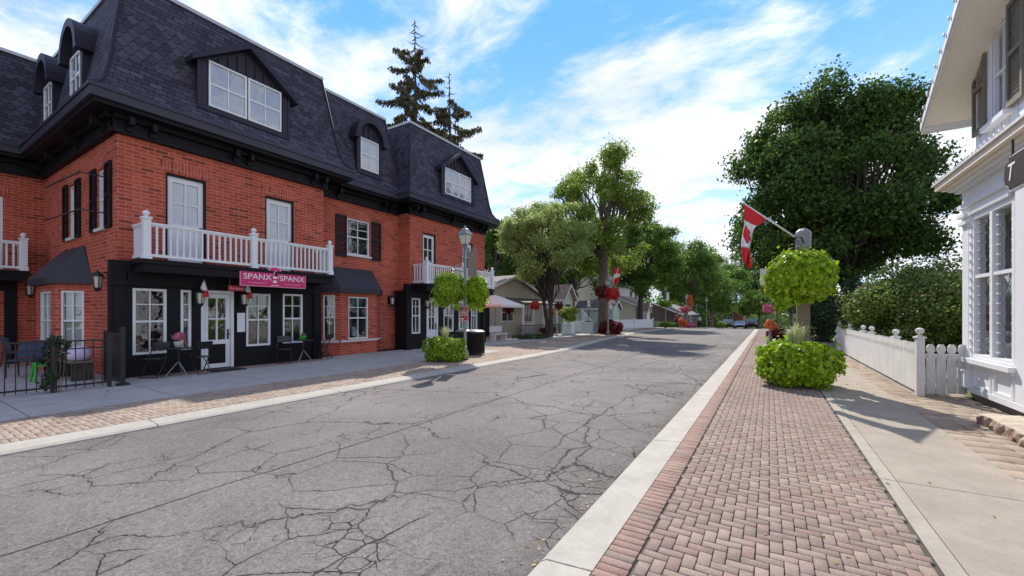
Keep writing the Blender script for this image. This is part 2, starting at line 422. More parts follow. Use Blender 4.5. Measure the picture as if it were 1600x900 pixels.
# ------------------------------------------------------------------ mesh helpers
class MB:
    def __init__(s): s.v = []; s.f = []; s.M = None
    def add(s, vs, fs):
        o = len(s.v)
        if s.M is not None: vs = [tuple(s.M @ Vector(p)) for p in vs]
        s.v += [tuple(p) for p in vs]; s.f += [tuple(i+o for i in f) for f in fs]; return s
    def box(s, x0, x1, y0, y1, z0, z1):
        vs = [(x, y, z) for z in (z0, z1) for y in (y0, y1) for x in (x0, x1)]
        return s.add(vs, [(0, 2, 3, 1), (4, 5, 7, 6), (0, 1, 5, 4), (2, 6, 7, 3), (0, 4, 6, 2), (1, 3, 7, 5)])
    def hexa(s, p):                                  # 8 points: bottom 4, top 4
        return s.add(p, [(0, 3, 2, 1), (4, 5, 6, 7), (0, 1, 5, 4), (1, 2, 6, 5), (2, 3, 7, 6), (3, 0, 4, 7)])
    def prism(s, poly, d):                           # 3D polygon swept by vector d
        n = len(poly); d = Vector(d)
        a = [Vector(p) for p in poly]; b = [p+d for p in a]
        return s.add(a+b, [tuple(range(n))[::-1], tuple(range(n, 2*n))]+[(i, (i+1) % n, (i+1) % n+n, i+n) for i in range(n)])
    def tube(s, pts, r, n=8, cap=True):
        pts = [Vector(p) for p in pts]; k = len(pts)
        rr = r if isinstance(r, (list, tuple)) else [r]*k
        vs = []; fs = []
        up = Vector((.13, .07, 1))
        for i, p in enumerate(pts):
            d = (pts[min(i+1, k-1)]-pts[max(i-1, 0)]).normalized()
            a = d.cross(up)
            if a.length < .05: a = d.cross(Vector((1, 0, 0)))
            a.normalize(); b = d.cross(a)
            for j in range(n):
                t = 2*math.pi*j/n
                vs.append(p+(a*math.cos(t)+b*math.sin(t))*rr[i])
        for i in range(k-1):
            for j in range(n):
                fs.append((i*n+j, i*n+(j+1) % n, (i+1)*n+(j+1) % n, (i+1)*n+j))
        if cap: fs += [tuple(range(n))[::-1], tuple(range((k-1)*n, k*n))]
        return s.add(vs, fs)
    def lathe(s, prof, c=(0, 0, 0), n=16, ang=0.):
        vs = []; fs = []; k = len(prof)
        for r, z in prof:
            for j in range(n):
                t = 2*math.pi*j/n+ang; vs.append((c[0]+r*math.cos(t), c[1]+r*math.sin(t), c[2]+z))
        for i in range(k-1):
            for j in range(n): fs.append((i*n+j, i*n+(j+1) % n, (i+1)*n+(j+1) % n, (i+1)*n+j))
        fs += [tuple(range(n))[::-1], tuple(range((k-1)*n, k*n))]
        return s.add(vs, fs)
    def ball(s, c, r, n=10, sz=1.):
        return s.lathe([(max(.001, r*math.sin(math.pi*i/6)), -r*sz*math.cos(math.pi*i/6)) for i in range(7)], c, n)
    def build(s, name, mat, parent=None, smooth=False):
        off = Vector((0, 0, 0)); q = parent
        while q is not None: off += q.location; q = q.parent
        me = bpy.data.meshes.new(name)
        me.from_pydata([tuple(Vector(p)-off) for p in s.v], [], s.f)
        if isinstance(mat, (list, tuple)):
            for m in mat: me.materials.append(m)
        else: me.materials.append(mat)
        if smooth: me.polygons.foreach_set('use_smooth', [True]*len(me.polygons))
        o = bpy.data.objects.new(name, me); COL.objects.link(o)
        if parent is not None: o.parent = parent
        return o

class Face:                                          # a vertical plane: s along, z up, d outwards
    def __init__(s, O, t, n): s.O = Vector((*O, 0)); s.t = Vector((*t, 0)); s.n = Vector((*n, 0))
    def P(s, a, z, d=0.): return s.O+s.t*a+s.n*d+Vector((0, 0, z))
    def box(s, mb, s0, s1, z0, z1, d0, d1):
        return mb.hexa([s.P(s0, z0, d0), s.P(s1, z0, d0), s.P(s1, z0, d1), s.P(s0, z0, d1),
                        s.P(s0, z1, d0), s.P(s1, z1, d0), s.P(s1, z1, d1), s.P(s0, z1, d1)])
    def quad(s, mb, s0, s1, z0, z1, d): return mb.add([s.P(s0, z0, d), s.P(s1, z0, d), s.P(s1, z1, d), s.P(s0, z1, d)], [(0, 1, 2, 3)])
    def poly(s, mb, pts, d0, d1): return mb.prism([s.P(a, z, d0) for a, z in pts], s.n*(d1-d0))
def wall(mb, F, s0, s1, z0, z1, holes=(), rev=.14, d=0.):
    ss_ = sorted({s0, s1, *[h[0] for h in holes], *[h[1] for h in holes]})
    zs = sorted({z0, z1, *[h[2] for h in holes], *[h[3] for h in holes]})
    for i in range(len(ss_)-1):
        for j in range(len(zs)-1):
            cs = (ss_[i]+ss_[i+1])/2; cz = (zs[j]+zs[j+1])/2
            if any(h[0] < cs < h[1] and h[2] < cz < h[3] for h in holes): continue
            F.quad(mb, ss_[i], ss_[i+1], zs[j], zs[j+1], d)
    for h in holes:
        a, b, c, e = h
        for q in (((a, c), (a, e)), ((b, c), (b, e)), ((a, c), (b, c)), ((a, e), (b, e))):
            mb.add([F.P(*q[0], d), F.P(*q[1], d), F.P(*q[1], d-rev), F.P(*q[0], d-rev)], [(0, 1, 2, 3)])

def setp(o, label=None, cat=None, group=None, kind=None):
    if label: o['label'] = label
    if cat: o['category'] = cat
    if group: o['group'] = group
    if kind: o['kind'] = kind
    return o
def thing(name, loc, label, cat, group=None):
    o = bpy.data.objects.new(name, None); o.empty_display_size = .3; COL.objects.link(o)
    o.location = loc; return setp(o, label, cat, group)
def struct(name, mb, mat): return setp(mb.build(name, mat), kind='structure')
def copy_tree(o, loc=None, rz=None, label=None, parent=None):
    c = o.copy(); COL.objects.link(c)
    if parent is not None: c.parent = parent
    if loc is not None: c.location = loc
    if rz is not None: c.rotation_euler = (0, 0, rz)
    if label: c['label'] = label
    for ch in [k for k in ALLKIDS(o)]: copy_tree(ch, parent=c)
    return c
def ALLKIDS(o): return [k for k in bpy.data.objects if k.parent == o]

def text(s, size, mat, parent, F, a, z, d, name='lettering', ext=.004, shear=0., sx=1.):
    cu = bpy.data.curves.new('t', 'FONT'); cu.body = s; cu.size = size; cu.align_x = 'CENTER'; cu.align_y = 'CENTER'; cu.extrude = ext; cu.shear = shear
    ob = bpy.data.objects.new('t', cu); COL.objects.link(ob)
    bpy.context.view_layer.update()
    me = bpy.data.meshes.new_from_object(ob)
    bpy.data.objects.remove(ob); bpy.data.curves.remove(cu)
    off = Vector((0, 0, 0)); q = parent
    while q is not None: off += q.location; q = q.parent
    # right-reading from outside: text x runs along n x up
    tx = Vector((0, 0, 1)).cross(F.n)
    for v in me.vertices:
        p = v.co.copy(); v.co = F.P(a, z, d)+tx*p.x*sx+Vector((0, 0, 1))*p.y+F.n*p.z-off
    me.materials.clear(); me.materials.append(mat)
    o = bpy.data.objects.new(name, me); COL.objects.link(o); o.parent = parent
    return o

def window(F, s0, s1, z0, z1, parent, cols=2, rows=2, dep=-.06, kind='dark', fw=.055, sash=True, sill=None, glass='glass', name='window', rowsplit=None, arch=0, fmat='white', idep=.10):
    mb = MB()
    d0, d1 = dep-.05, dep+.02
    F.box(mb, s0, s0+fw, z0, z1, d0, d1); F.box(mb, s1-fw, s1, z0, z1, d0, d1)
    F.box(mb, s0+fw, s1-fw, z0, z0+fw, d0, d1); F.box(mb, s0+fw, s1-fw, z1-fw, z1, d0, d1)
    zm = (z0+z1)/2
    if sash: F.box(mb, s0+fw, s1-fw, zm-.025, zm+.025, d0, d1-.01)
    for i in range(1, cols):
        c = s0+(s1-s0)*i/cols
        F.box(mb, c-.013, c+.013, z0+fw, z1-fw, dep-.03, dep+.004)
    zr = rowsplit if rowsplit is not None else [z0+(z1-z0)*j/rows for j in range(1, rows)]
    for z in zr:
        if sash and abs(z-zm) < .05: continue
        F.box(mb, s0+fw, s1-fw, z-.013, z+.013, dep-.031, dep+.003)
    w = mb.build(name, M[fmat], parent)
    p = MB(); F.quad(p, s0+fw*.5, s1-fw*.5, z0+fw*.5, z1-fw*.5, dep-.035); p.build('pane', M[glass], w)
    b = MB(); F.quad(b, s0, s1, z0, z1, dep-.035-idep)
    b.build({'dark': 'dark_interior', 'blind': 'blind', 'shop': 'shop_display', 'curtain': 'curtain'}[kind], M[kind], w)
    if sill:
        k = MB(); F.box(k, s0-.06, s1+.06, z0-.08, z0-.002, dep-.04, .07); k.build('sill', M[sill], w)
    return w
def shutter(F, s0, s1, z0, z1, parent, mat, d=.01, louver=True):
    mb = MB()
    F.box(mb, s0, s0+.06, z0, z1, d, d+.04); F.box(mb, s1-.06, s1, z0, z1, d, d+.04)
    zm = (z0+z1)/2
    for a, b in ((z0, z0+.08), (zm-.04, zm+.04), (z1-.08, z1)): F.box(mb, s0+.06, s1-.06, a, b, d, d+.04)
    for a, b in ((z0+.08, zm-.04), (zm+.04, z1-.08)):
        k = max(3, int((b-a)/.055))
        for i in range(k):
            z = a+(b-a)*(i+.5)/k
            mb.hexa([F.P(s0+.06, z-.02, d+.03), F.P(s1-.06, z-.02, d+.03), F.P(s1-.06, z-.012, d+.034), F.P(s0+.06, z-.012, d+.034),
                     F.P(s0+.06, z+.012, d+.004), F.P(s1-.06, z+.012, d+.004), F.P(s1-.06, z+.02, d+.008), F.P(s0+.06, z+.02, d+.008)])
    return mb.build('shutter', mat, parent)
def post(mb, x, y, z0, h, w=.13):
    a = w/2
    mb.box(x-a, x+a, y-a, y+a, z0, z0+h); mb.box(x-a-.015, x+a+.015, y-a-.015, y+a+.015, z0, z0+.12)
    mb.box(x-a-.02, x+a+.02, y-a-.02, y+a+.02, z0+h-.03, z0+h+.02)
    mb.lathe([(a*.5, 0), (a*.45, .03), (a*.9, .06), (a*1.0, .10), (a*.7, .14), (.005, .165)], (x, y, z0+h+.02), 12)
def rails(mb, p0, p1, z0, h=.9, step=.135):
    p0 = Vector((*p0, 0)); p1 = Vector((*p1, 0)); L = (p1-p0).length; t = (p1-p0)/L; n = Vector((-t.y, t.x, 0))
    F = Face((p0.x, p0.y), (t.x, t.y), (n.x, n.y))
    F.box(mb, 0, L, z0+.06, z0+.13, -.035, .035); F.box(mb, 0, L, z0+h-.05, z0+h, -.045, .045); F.box(mb, 0, L, z0+h-.09, z0+h-.05, -.02, .02)
    k = int(L/step)
    for i in range(k):
        a = L*(i+.5)/k
        F.box(mb, a-.02, a+.02, z0+.13, z0+h-.09, -.02, .02)

def np_mesh(name, V, nper, mat, parent):
    n = len(V)//nper
    me = bpy.data.meshes.new(name)
    me.vertices.add(len(V)); me.vertices.foreach_set('co', V.astype(np.float32).ravel())
    me.loops.add(len(V)); me.loops.foreach_set('vertex_index', np.arange(len(V), dtype=np.int32))
    me.polygons.add(n); me.polygons.foreach_set('loop_start', np.arange(0, n*nper, nper, dtype=np.int32))
    me.polygons.foreach_set('loop_total', np.full(n, nper, dtype=np.int32))
    me.update(calc_edges=True); me.validate()
    me.materials.append(mat)
    o = bpy.data.objects.new(name, me); COL.objects.link(o)
    if parent is not None: o.parent = parent
    return o
def leaf_verts(C, D, N, L, W, fold=.25):
    """C centres, D direction to the tip, N normals"""
    D = D/np.linalg.norm(D, axis=1, keepdims=True)
    S_ = np.cross(D, N); S_ /= np.linalg.norm(S_, axis=1, keepdims=True)+1e-9
    U = np.cross(S_, D)
    L = L[:, None]; W = W[:, None]
    a = C-D*L*.45
    b = C-D*L*.10+S_*W*.5-U*W*fold*.5
    c = C+D*L*.55-U*L*.08
    d = C-D*L*.10-S_*W*.5-U*W*fold*.5
    V = np.stack([a, b, c, d], 1)
    return V.reshape(-1, 3)
def blobs_leaves(blobs, n, size, seed, shell=.5, droop=.3, aspect=.8, outward=.5, noisek=1., stray=.0):
    """blobs: (x,y,z,rx,ry,rz) ; leaves fill each blob's volume, denser towards its skin"""
    r_ = np.random.RandomState(seed)
    B = np.array(blobs, float)
    vol = (B[:, 3]*B[:, 4]*B[:, 5])**.75
    k = r_.choice(len(B), n, p=vol/vol.sum())
    b = B[k]
    d = r_.normal(size=(n, 3)); d /= np.linalg.norm(d, axis=1, keepdims=True)
    rr = (shell+(1-shell)*r_.rand(n))[:, None]**.8
    lump = 1+.10*noisek*(np.sin(b[:, 0:1]*7+d[:, 0:1]*6)+np.sin(d[:, 1:2]*7+b[:, 1:2]*5)+np.sin(d[:, 2:3]*6+b[:, 2:3]*9))
    out = (r_.rand(n) < stray)[:, None]; rr = np.where(out, 1+.32*r_.rand(n)[:, None], rr)
    C = b[:, :3]+d*b[:, 3:6]*rr*lump
    N = d*outward*2+r_.normal(size=(n, 3))*.6; N /= np.linalg.norm(N, axis=1, keepdims=True)
    D = r_.normal(size=(n, 3))+d*.4; D[:, 2] -= droop*2
    D -= N*np.sum(D*N, 1, keepdims=True)
    L = size*(.6+.8*r_.rand(n))
    return leaf_verts(C, D, N, L, L*aspect)

def limb(mb, p0, p1, r0, r1, rnd, k=5, wob=.08):
    p0 = Vector(p0); p1 = Vector(p1); L = (p1-p0).length
    pts = []
    for i in range(k+1):
        t = i/k; p = p0.lerp(p1, t)
        p.z += math.sin(t*math.pi)*L*.08
        if 0 < i < k: p += Vector((rnd.uniform(-1, 1), rnd.uniform(-1, 1), rnd.uniform(-.5, .5)))*L*wob
        pts.append(p)
    mb.tube(pts, [r0+(r1-r0)*i/k for i in range(k+1)], 7)
    return pts
def tree(name, base, crown_c, crown_r, leaf, n, size, label, cat='tree', group=None, seed=1, trunk_r=.22, nb=34, bark='bark', split=.35, blob=(.20, .34), shell=.35, stems=1, env=.9, lowcut=-1., stray=.14):
    rnd = random.Random(seed)
    bx, by, bz = base; cx, cy, cz = crown_c; rx, ry, rz = crown_r
    root = thing(name, base, label, cat, group)
    blobs = []
    tries = 0
    while len(blobs) < nb and tries < 4000:
        tries += 1
        d = Vector((rnd.gauss(0, 1), rnd.gauss(0, 1), rnd.gauss(0, 1))).normalized()
        if d.z < lowcut: continue
        f = rnd.uniform(.35, 1)**.6*env
        k = rnd.uniform(*blob)
        taper = 1 if d.z < .0 else 1-.15*d.z
        p = (cx+d.x*rx*f*(1-k*.5)*taper, cy+d.y*ry*f*(1-k*.5)*taper, cz+d.z*rz*f*(1-k*.5))
        blobs.append((*p, rx*k, ry*k, rz*k*.75))
    mb = MB()
    ztop = cz-rz*.35
    fork = bz+(ztop-bz)*split*1.6
    tops = []
    for s_ in range(stems):
        sx = (s_-(stems-1)/2)*trunk_r*1.6
        tp = Vector((cx*.5+bx*.5+sx*2.5, cy*.5+by*.5, fork+ (cz-fork)*.3))
        mb.tube([(bx+sx, by, bz-.1), (bx+sx, by, bz+.25), (bx+sx*1.2, by, bz+(fork-bz)*.5), (bx*.8+cx*.2+sx*1.8, by*.8+cy*.2, fork), tp, (cx+sx*3, cy, cz+rz*.45)],
                [trunk_r*1.35, trunk_r*1.05, trunk_r*.9, trunk_r*.8, trunk_r*.6, trunk_r*.12], 10)
        tops.append((Vector((bx*.8+cx*.2+sx*1.8, by*.8+cy*.2, fork)), tp))
    for i, b in enumerate(blobs):
        a, tp = tops[i % stems]
        st = a.lerp(tp, rnd.random())
        pts = limb(mb, st, b[:3], trunk_r*rnd.uniform(.22, .42), trunk_r*.05, rnd)
        for q in range(2):
            s0 = pts[rnd.randint(2, 4)]
            e = Vector(b[:3])+Vector((rnd.uniform(-1, 1)*b[3], rnd.uniform(-1, 1)*b[4], rnd.uniform(-.6, 1)*b[5]))
            limb(mb, s0, e, trunk_r*.10, trunk_r*.02, rnd, 3)
    mb.build('trunk', M[bark], root, True)
    V = blobs_leaves(blobs, n, size, seed, shell, .35, .62, .25, 1.4, stray)
    off = np.array(base)
    np_mesh('crown', V-off, 4, M[leaf], root)
    return root
def bush(name, c, r, leaf, n, size, label, cat, group=None, seed=1, shell=.7, parts=None, nb=14, base=None, droop=.3, outward=.8, partname='foliage', aspect=.85):
    rnd = random.Random(seed)
    blobs = [(c[0], c[1], c[2], r[0]*.72, r[1]*.72, r[2]*.72)]*3
    for i in range(nb):
        d = Vector((rnd.gauss(0, 1), rnd.gauss(0, 1), rnd.gauss(0, .9))).normalized(); k = rnd.uniform(.28, .42)
        blobs.append((c[0]+d.x*r[0]*(1-k), c[1]+d.y*r[1]*(1-k), c[2]+d.z*r[2]*(1-k), r[0]*k, r[1]*k, r[2]*k))
    V = blobs_leaves(blobs, n, size, seed, shell, droop, aspect, outward, .6)
    zmin = (base[2] if base else c[2]-r[2])+.01
    V[:, 2] = np.maximum(V[:, 2], zmin)
    return V

# ------------------------------------------------------------------ SETTING: ground and street
def EL(y):                                   # left edge of the road
    pts = [(-40, -7.6), (14, -7.6), (17.5, -7.75), (25, -8.7), (36, -9.6), (46, -9.4), (56, -7.6), (400, -7.6)]
    for (a, b), (c, d) in zip(pts, pts[1:]):
        if a <= y <= c: return b+(d-b)*(y-a)/(c-a)
    return -7.6
YS = [-30+2.*i for i in range(0, 50)]+[70+5.*i for i in range(0, 37)]
def strip(name, fx0, fx1, z0, z1, mat, ys=YS):
    mb = MB(); vs = []
    for y in ys: vs += [(fx0(y), y, zg(y)+z0), (fx1(y), y, zg(y)+z1)]
    mb.add(vs, [(2*i, 2*i+1, 2*i+3, 2*i+2) for i in range(len(ys)-1)])
    return struct(name, mb, mat)
g = MB(); gx = [-600, -200, -80, -40, -15, 3, 15, 40, 80, 200, 600]; gy = [-120, -30, 0, 20, 40, 50, 70, 100, 150, 250, 500, 1200]
g.add([(x, y, zg(y)-.09) for y in gy for x in gx], [(j*11+i, j*11+i+1, (j+1)*11+i+1, (j+1)*11+i) for j in range(11) for i in range(10)])
struct('ground', g, M['grass'])
strip('road', lambda y: EL(y)-.01, lambda y: -1.28, -.06, -.06, M['asphalt'])
def kerb(name, f0, f1, sgn):
    mb = MB(); vs = []
    for y in YS:
        z = zg(y)
        a, b = f0(y), f1(y)
        vs += [(a, y, z-.10), (a, y, z-.045), (a+(b-a)*.12, y, z-.02), (b, y, z+.004), (b, y, z-.1)]
    fs = []
    for i in range(len(YS)-1):
        for j in range(4): fs.append((5*i+j, 5*i+j+1, 5*i+j+6, 5*i+j+5))
    mb.add(vs, fs); o = struct(name, mb, M['kerb']); return o
kerb('kerb_right', lambda y: -1.29, lambda y: -.935, 1)
kerb('kerb_left', lambda y: EL(y), lambda y: EL(y)-.38, -1)
def herring(name, x0f, x1, y0, y1, mat, a=.08, gap=.006, zz=0.004, x0min=None):
    """real bricks, two units long, laid in herringbone; x0f(y) clips the street side"""
    V = []; 
    i0 = int(math.floor((x0min if x0min is not None else x0f(0))/a)); i1 = int(math.ceil(x1/a))
    j0 = int(y0/a); j1 = int(y1/a)
    for i in range(i0-1, i1+1):
        for j in range(j0-1, j1+1):
            c = (i-j) % 4
            if c == 0: bx0, bx1, by0, by1 = i*a, (i+2)*a, j*a, (j+1)*a
            elif c == 3: bx0, bx1, by0, by1 = i*a, (i+1)*a, j*a, (j+2)*a
            else: continue
            lo = x0f(by0)
            bx0 = max(bx0, lo); bx1 = min(bx1, x1); by0 = max(by0, y0); by1 = min(by1, y1)
            if bx1-bx0 < .03 or by1-by0 < .03: continue
            V.append((bx0+gap/2, bx1-gap/2, by0+gap/2, by1-gap/2))
    return bricks(name, V, mat, zz)
def bricks(name, V, mat, zz):
    V = np.array(V); n = len(V); r_ = np.random.RandomState(len(V))
    z = zz+r_.rand(n)*.003; tx = (r_.rand(n)-.5)*.004
    b = .0035
    jit = (r_.rand(n, 4)-.5)*.002; V = V+jit
    zgv = np.array([zg(v) for v in V[:, 2]])
    z = z+zgv
    def P(x, y, z_): return np.stack([x, y, z_], 1)
    x0, x1, y0, y1 = V.T
    top = [P(x0+b, y0+b, z-tx), P(x1-b, y0+b, z+tx), P(x1-b, y1-b, z+tx), P(x0+b, y1-b, z-tx)]
    mid = [P(x0, y0, z-b-tx), P(x1, y0, z-b+tx), P(x1, y1, z-b+tx), P(x0, y1, z-b-tx)]
    bot = [P(x0, y0, z-.02), P(x1, y0, z-.02), P(x1, y1, z-.02), P(x0, y1, z-.02)]
    VV = np.stack(top+mid+bot, 1).reshape(-1, 3)
    pat = [(0, 1, 2, 3)]+[(4+i, 4+(i+1) % 4, (i+1) % 4, i) for i in range(4)]+[(8+i, 8+(i+1) % 4, 4+(i+1) % 4, 4+i) for i in range(4)]
    pat = np.array(pat)
    idx = (pat[None]+12*np.arange(n)[:, None, None]).ravel()
    me = bpy.data.meshes.new(name); me.vertices.add(len(VV)); me.vertices.foreach_set('co', VV.astype(np.float32).ravel())
    me.loops.add(len(idx)); me.loops.foreach_set('vertex_index', idx.astype(np.int32))
    m = n*9; me.polygons.add(m); me.polygons.foreach_set('loop_start', np.arange(0, 4*m, 4, dtype=np.int32)); me.polygons.foreach_set('loop_total', np.full(m, 4, dtype=np.int32))
    me.update(calc_edges=True); me.materials.append(mat)
    o = bpy.data.objects.new(name, me); COL.objects.link(o); setp(o, kind='structure'); return o
# right side of the street
strip('paving_bed', lambda y: -.935, lambda y: 2.7, -.012, -.012, M['bed'])
herring('brick_pavement', lambda y: -.735, .90, -1.5, 62, M['herr'], x0min=-.735)
bricks('brick_border', [(-.93, -.742, y*.08-1.5, y*.08-1.425) for y in range(790)], M['border'], .004)
strip('concrete_edging', lambda y: .91, lambda y: 1.03, .005, .005, m_concrete('edging concrete', (.35, .31, .26), 3.1, .9))
strip('pavement_right', lambda y: 1.036, lambda y: 2.02, .004, .004, M['conc'])
fl = []
rr = random.Random(5)
y = 1.
while y < 34:
    x = 2.03; h = rr.choice((.2, .3, .3))
    while x < 3.2:
        w = rr.choice((.2, .3, .4)); fl.append((x, min(x+w-.012, 3.25), y, y+h-.012)); x += w
    y += h
bricks('paver_strip', fl, M['flag'], .0)
strip('paver_strip_bed', lambda y: 2.0, lambda y: 3.3, -.018, -.018, M['bed'], [0, 10, 20, 34])
strip('lawn_verge', lambda y: 2.72, lambda y: 30., -.012, .0, M['grass'], [34, 40, 50, 60, 80])
r_ = np.random.RandomState(9); k_ = 420
C_ = np.stack([np.where(r_.rand(k_) < .55, -1.32-.25*r_.rand(k_)**2, r_.uniform(-.9, 2.6, k_)), r_.uniform(1.5, 26, k_), np.zeros(k_)], 1); C_[:, 2] = np.where(C_[:, 0] < -1.3, -.052, .014)
D_l = r_.normal(size=(k_, 3)); D_l[:, 2] *= .1; N_l = np.tile([0., 0., 1.], (k_, 1))+r_.normal(size=(k_, 3))*.15; L_l = .02+.03*r_.rand(k_)
setp(np_mesh('leaf_litter', leaf_verts(C_, D_l, N_l, L_l, L_l*.6), 4, leafmat('dry leaves', (.16, .10, .04), (.30, .22, .08), .1), None), 'scattered dry fallen leaves along the right kerb and pavement', 'leaf litter', kind='stuff')
# left side of the street
YL = [y for y in YS if y <= 48]
strip('paving_bed_left', lambda y: EL(y)-.38, lambda y: EL(y)-2.2, -.012, -.012, M['bed'], YL)
herring('brick_pavement_left', lambda y: -9.72, -8.0, -4, 15, M['herrl'], x0min=-9.72)
lb = []
for j in range(0, 330):
    y0 = 15.0+j*.1
    x1 = EL(y0)-.385
    k = 0
    xx = x1-(.1 if j % 2 else 0.)
    lb.append((xx if j % 2 else x1-.2, x1, y0, y0+.094)) if j % 2 == 0 else lb.append((xx, x1, y0, y0+.094))
    xs = (x1-.2) if j % 2 == 0 else xx
    while xs > -11.4:
        lb.append((xs-.194, xs-.006, y0, y0+.094)); xs -= .2
bricks('brick_apron', [b for b in lb if b[1]-b[0] > .03], M['herrl'], .004)
strip('concrete_walk_left', lambda y: -13.9, lambda y: -9.73, .003, .003, M['concl'], [y for y in YS if y <= 15]+[15])
strip('concrete_walk_far', lambda y: -16.6, lambda y: -11.6, .003, .003, M['concl'], [15, 20, 26, 34, 40, 48])
strip('pavement_far_left', lambda y: -16, lambda y: EL(y)-.38, .0, .0, M['concl'], [48, 50, 56, 64, 80, 120])
strip('pavement_far_right', lambda y: 1.0, lambda y: 2.7, .002, .002, M['conc'], [62, 70, 100])
p = MB(); p.add([(-13.9, -6, .0), (-21, -6, .0), (-21, 3.7, .0), (-13.9, 3.7, .0)], [(0, 1, 2, 3)]); struct('patio', p, M['pat'])
p = MB(); p.box(-13.5, -12.95, 3.9, 8.9, -.01, .012); struct('doorway_paving', p, simple('pinkish paving', (.34, .22, .19), .8, .3, 3., .3, 40))
p = MB(); p.add([(-25, 14, .006), (-16.5, 14, .006), (-16.5, 60, .006), (-25, 60, .006)], [(0, 1, 2, 3)]); struct('yard_ground', p, M['pat'])

# ------------------------------------------------------------------ THE BRICK BUILDING
XA, XB, XD = -13.7, -14.4, -20.6
BLD = thing('brick_building', (XA, 3.6, 0), 'long red brick building with black mansard roof, white balconies and black shop fronts', 'building')
FA = Face((XA, 0), (0, 1), (1, 0)); FB = Face((XB, 0), (0, 1), (1, 0)); FS = Face((XA+.15, 0), (0, 1), (1, 0))
FR = Face((0, 3.6), (1, 0), (0, -1)); FD = Face((XD, 0), (0, 1), (1, 0)); FC = Face((0, 13.45), (1, 0), (0, -1))
WT = 6.12
w = MB()
dA = [(4.58, 5.52, 2.93, 5.38), (7.16, 8.10, 2.93, 5.38)]
dC = [(14.25, 15.15, 2.93, 5.38), (17.2, 18.1, 2.93, 5.38)]
wB = (10.72, 11.82, 4.0, 5.46)
bayB = (9.75, 12.0, 0.5, 2.4)
wall(w, FA, 3.6, 9.2, 2.8, WT, dA, .16)
wall(w, FA, 13.45, 19.2, 2.8, WT, dC, .16)
wall(w, FB, 8.6, 13.45, 0, WT, [wB], .12)
wall(w, FC, XB, XA, 0, WT)
RW = [(-15.0, -14.45, 3.83, 5.38), (-16.98, -16.43, 3.83, 5.38)]
RW = [(-15.15, -14.5, 3.83, 5.38), (-17.75, -17.05, 3.83, 5.38)]
wall(w, FR, XD, XA, 0, WT, RW, .14)
wall(w, FD, -8, 3.6, 0, WT, [(0.9, 2.72, 2.93, 5.3), (1.1, 2.62, 0.05, 2.3)], .14)
wall(w, Face((0, 19.2), (1, 0), (0, 1)), -26, XA, 0, WT)
wall(w, Face((-26, 0), (0, 1), (-1, 0)), -8, 19.2, 0, WT)
w.build('wall', M['brick'], BLD)
# frieze, soffit, gutter, brackets, mansard
def mansard(x0, x1, y0, y1, zt, nm):
    """eave rectangle"""
    mb = MB(); prof = [(0, 6.87), (.16, 7.0), (.30, 7.22), (.40, 7.6), (.80, zt)]
    rings = [[(x0+i, y0+i, z), (x1-i, y0+i, z), (x1-i, y1-i, z), (x0+i, y1-i, z)] for i, z in prof]
    vs = [v for r in rings for v in r]; fs = []
    for k in range(len(prof)-1):
        for j in range(4): fs.append((4*k+j, 4*k+(j+1) % 4, 4*k+4+(j+1) % 4, 4*k+4+j))
    k = len(prof)-1; fs.append((4*k, 4*k+1, 4*k+2, 4*k+3))
    mb.add(vs, fs); r = mb.build('roof', M['slate'], BLD)
    c = MB(); i = .80
    e = .05
    X0, X1, Y0, Y1 = x0+i, x1-i, y0+i, y1-i
    for (a, b, c0, d) in ((X0-e, X1+e, Y0-e, Y0+.12), (X0-e, X1+e, Y1-.12, Y1+e), (X0-e, X0+.12, Y0+.12, Y1-.12), (X1-.12, X1+e, Y0+.12, Y1-.12)):
        c.box(a, b, c0, d, zt-.03, zt+.07)
    c.build('roof_flashing', M['flash'], r)
    h = MB()                                   # hip caps
    for cxs, cys in ((x1, y0), (x1, y1)):
        h = MB()
        sx, sy = (-1), (1 if cys == y0 else -1)
        h.tube([(cxs+sx*i_, cys+sy*i_, z+.015) for i_, z in prof], .045, 6)
        h.build('hip_cap', M['clad'], r)
    return r
secs = [(-26.6, -13.1, 3.0, 10.05, 10.15), (-26.5, -13.8, 9.0, 13.6, 10.24), (-26.6, -13.1, 12.85, 19.8, 10.30), (-27.5, -20.0, -9, 6.6, 10.0)]
for s_ in secs: mansard(*s_, 'r')
def eaves(x0, x1, y0, y1):
    """gutter box + fascia under the eave rectangle; soffit flat below"""
    g_ = MB(); e = .02
    for (a, b, c, d) in ((x0-e, x1+e, y0-e, y0+.10), (x0-e, x1+e, y1-.10, y1+e), (x1-.10, x1+e, y0+.10, y1-.10)):
        g_.box(a, b, c, d, 6.60, 6.90)
        g_.box(a-.0, b+.03 if b > x1 else b, c-.03 if c < y0 else c, d+.03 if d > y1 else d, 6.81, 6.885)
    g_.build('gutter', M['gutter'], BLD)
    f = MB(); f.box(x0, x1-.06, y0+.06, y1-.06, 6.50, 6.60); f.build('soffit', M['black'], BLD)
for s_ in secs: eaves(*s_[:4])
fz = MB()
def frieze(F, s0, s1):
    F.box(fz, s0, s1, WT-.04, 6.5, -.02, .10); F.box(fz, s0, s1, WT-.06, WT+.02, .0, .14); F.box(fz, s0, s1, 6.38, 6.5, .10, .24)
frieze(FA, 3.5, 9.3); frieze(FA, 13.35, 19.3); frieze(FB, 9.3, 13.35); frieze(FR, XD+.1, XA+.1); frieze(FD, -8, 3.46)
fz.build('frieze', M['black'], BLD)
def bracket(F, a):
    br = MB()
    F.poly(br, [(a-.05, 6.12), (a+.05, 6.12), (a+.05, 6.38), (a-.05, 6.38)], .10, .20)
    F.box(br, a-.05, a+.05, 6.25, 6.45, .2, .38)
    br.build('cornice_bracket', M['black'], BLD)
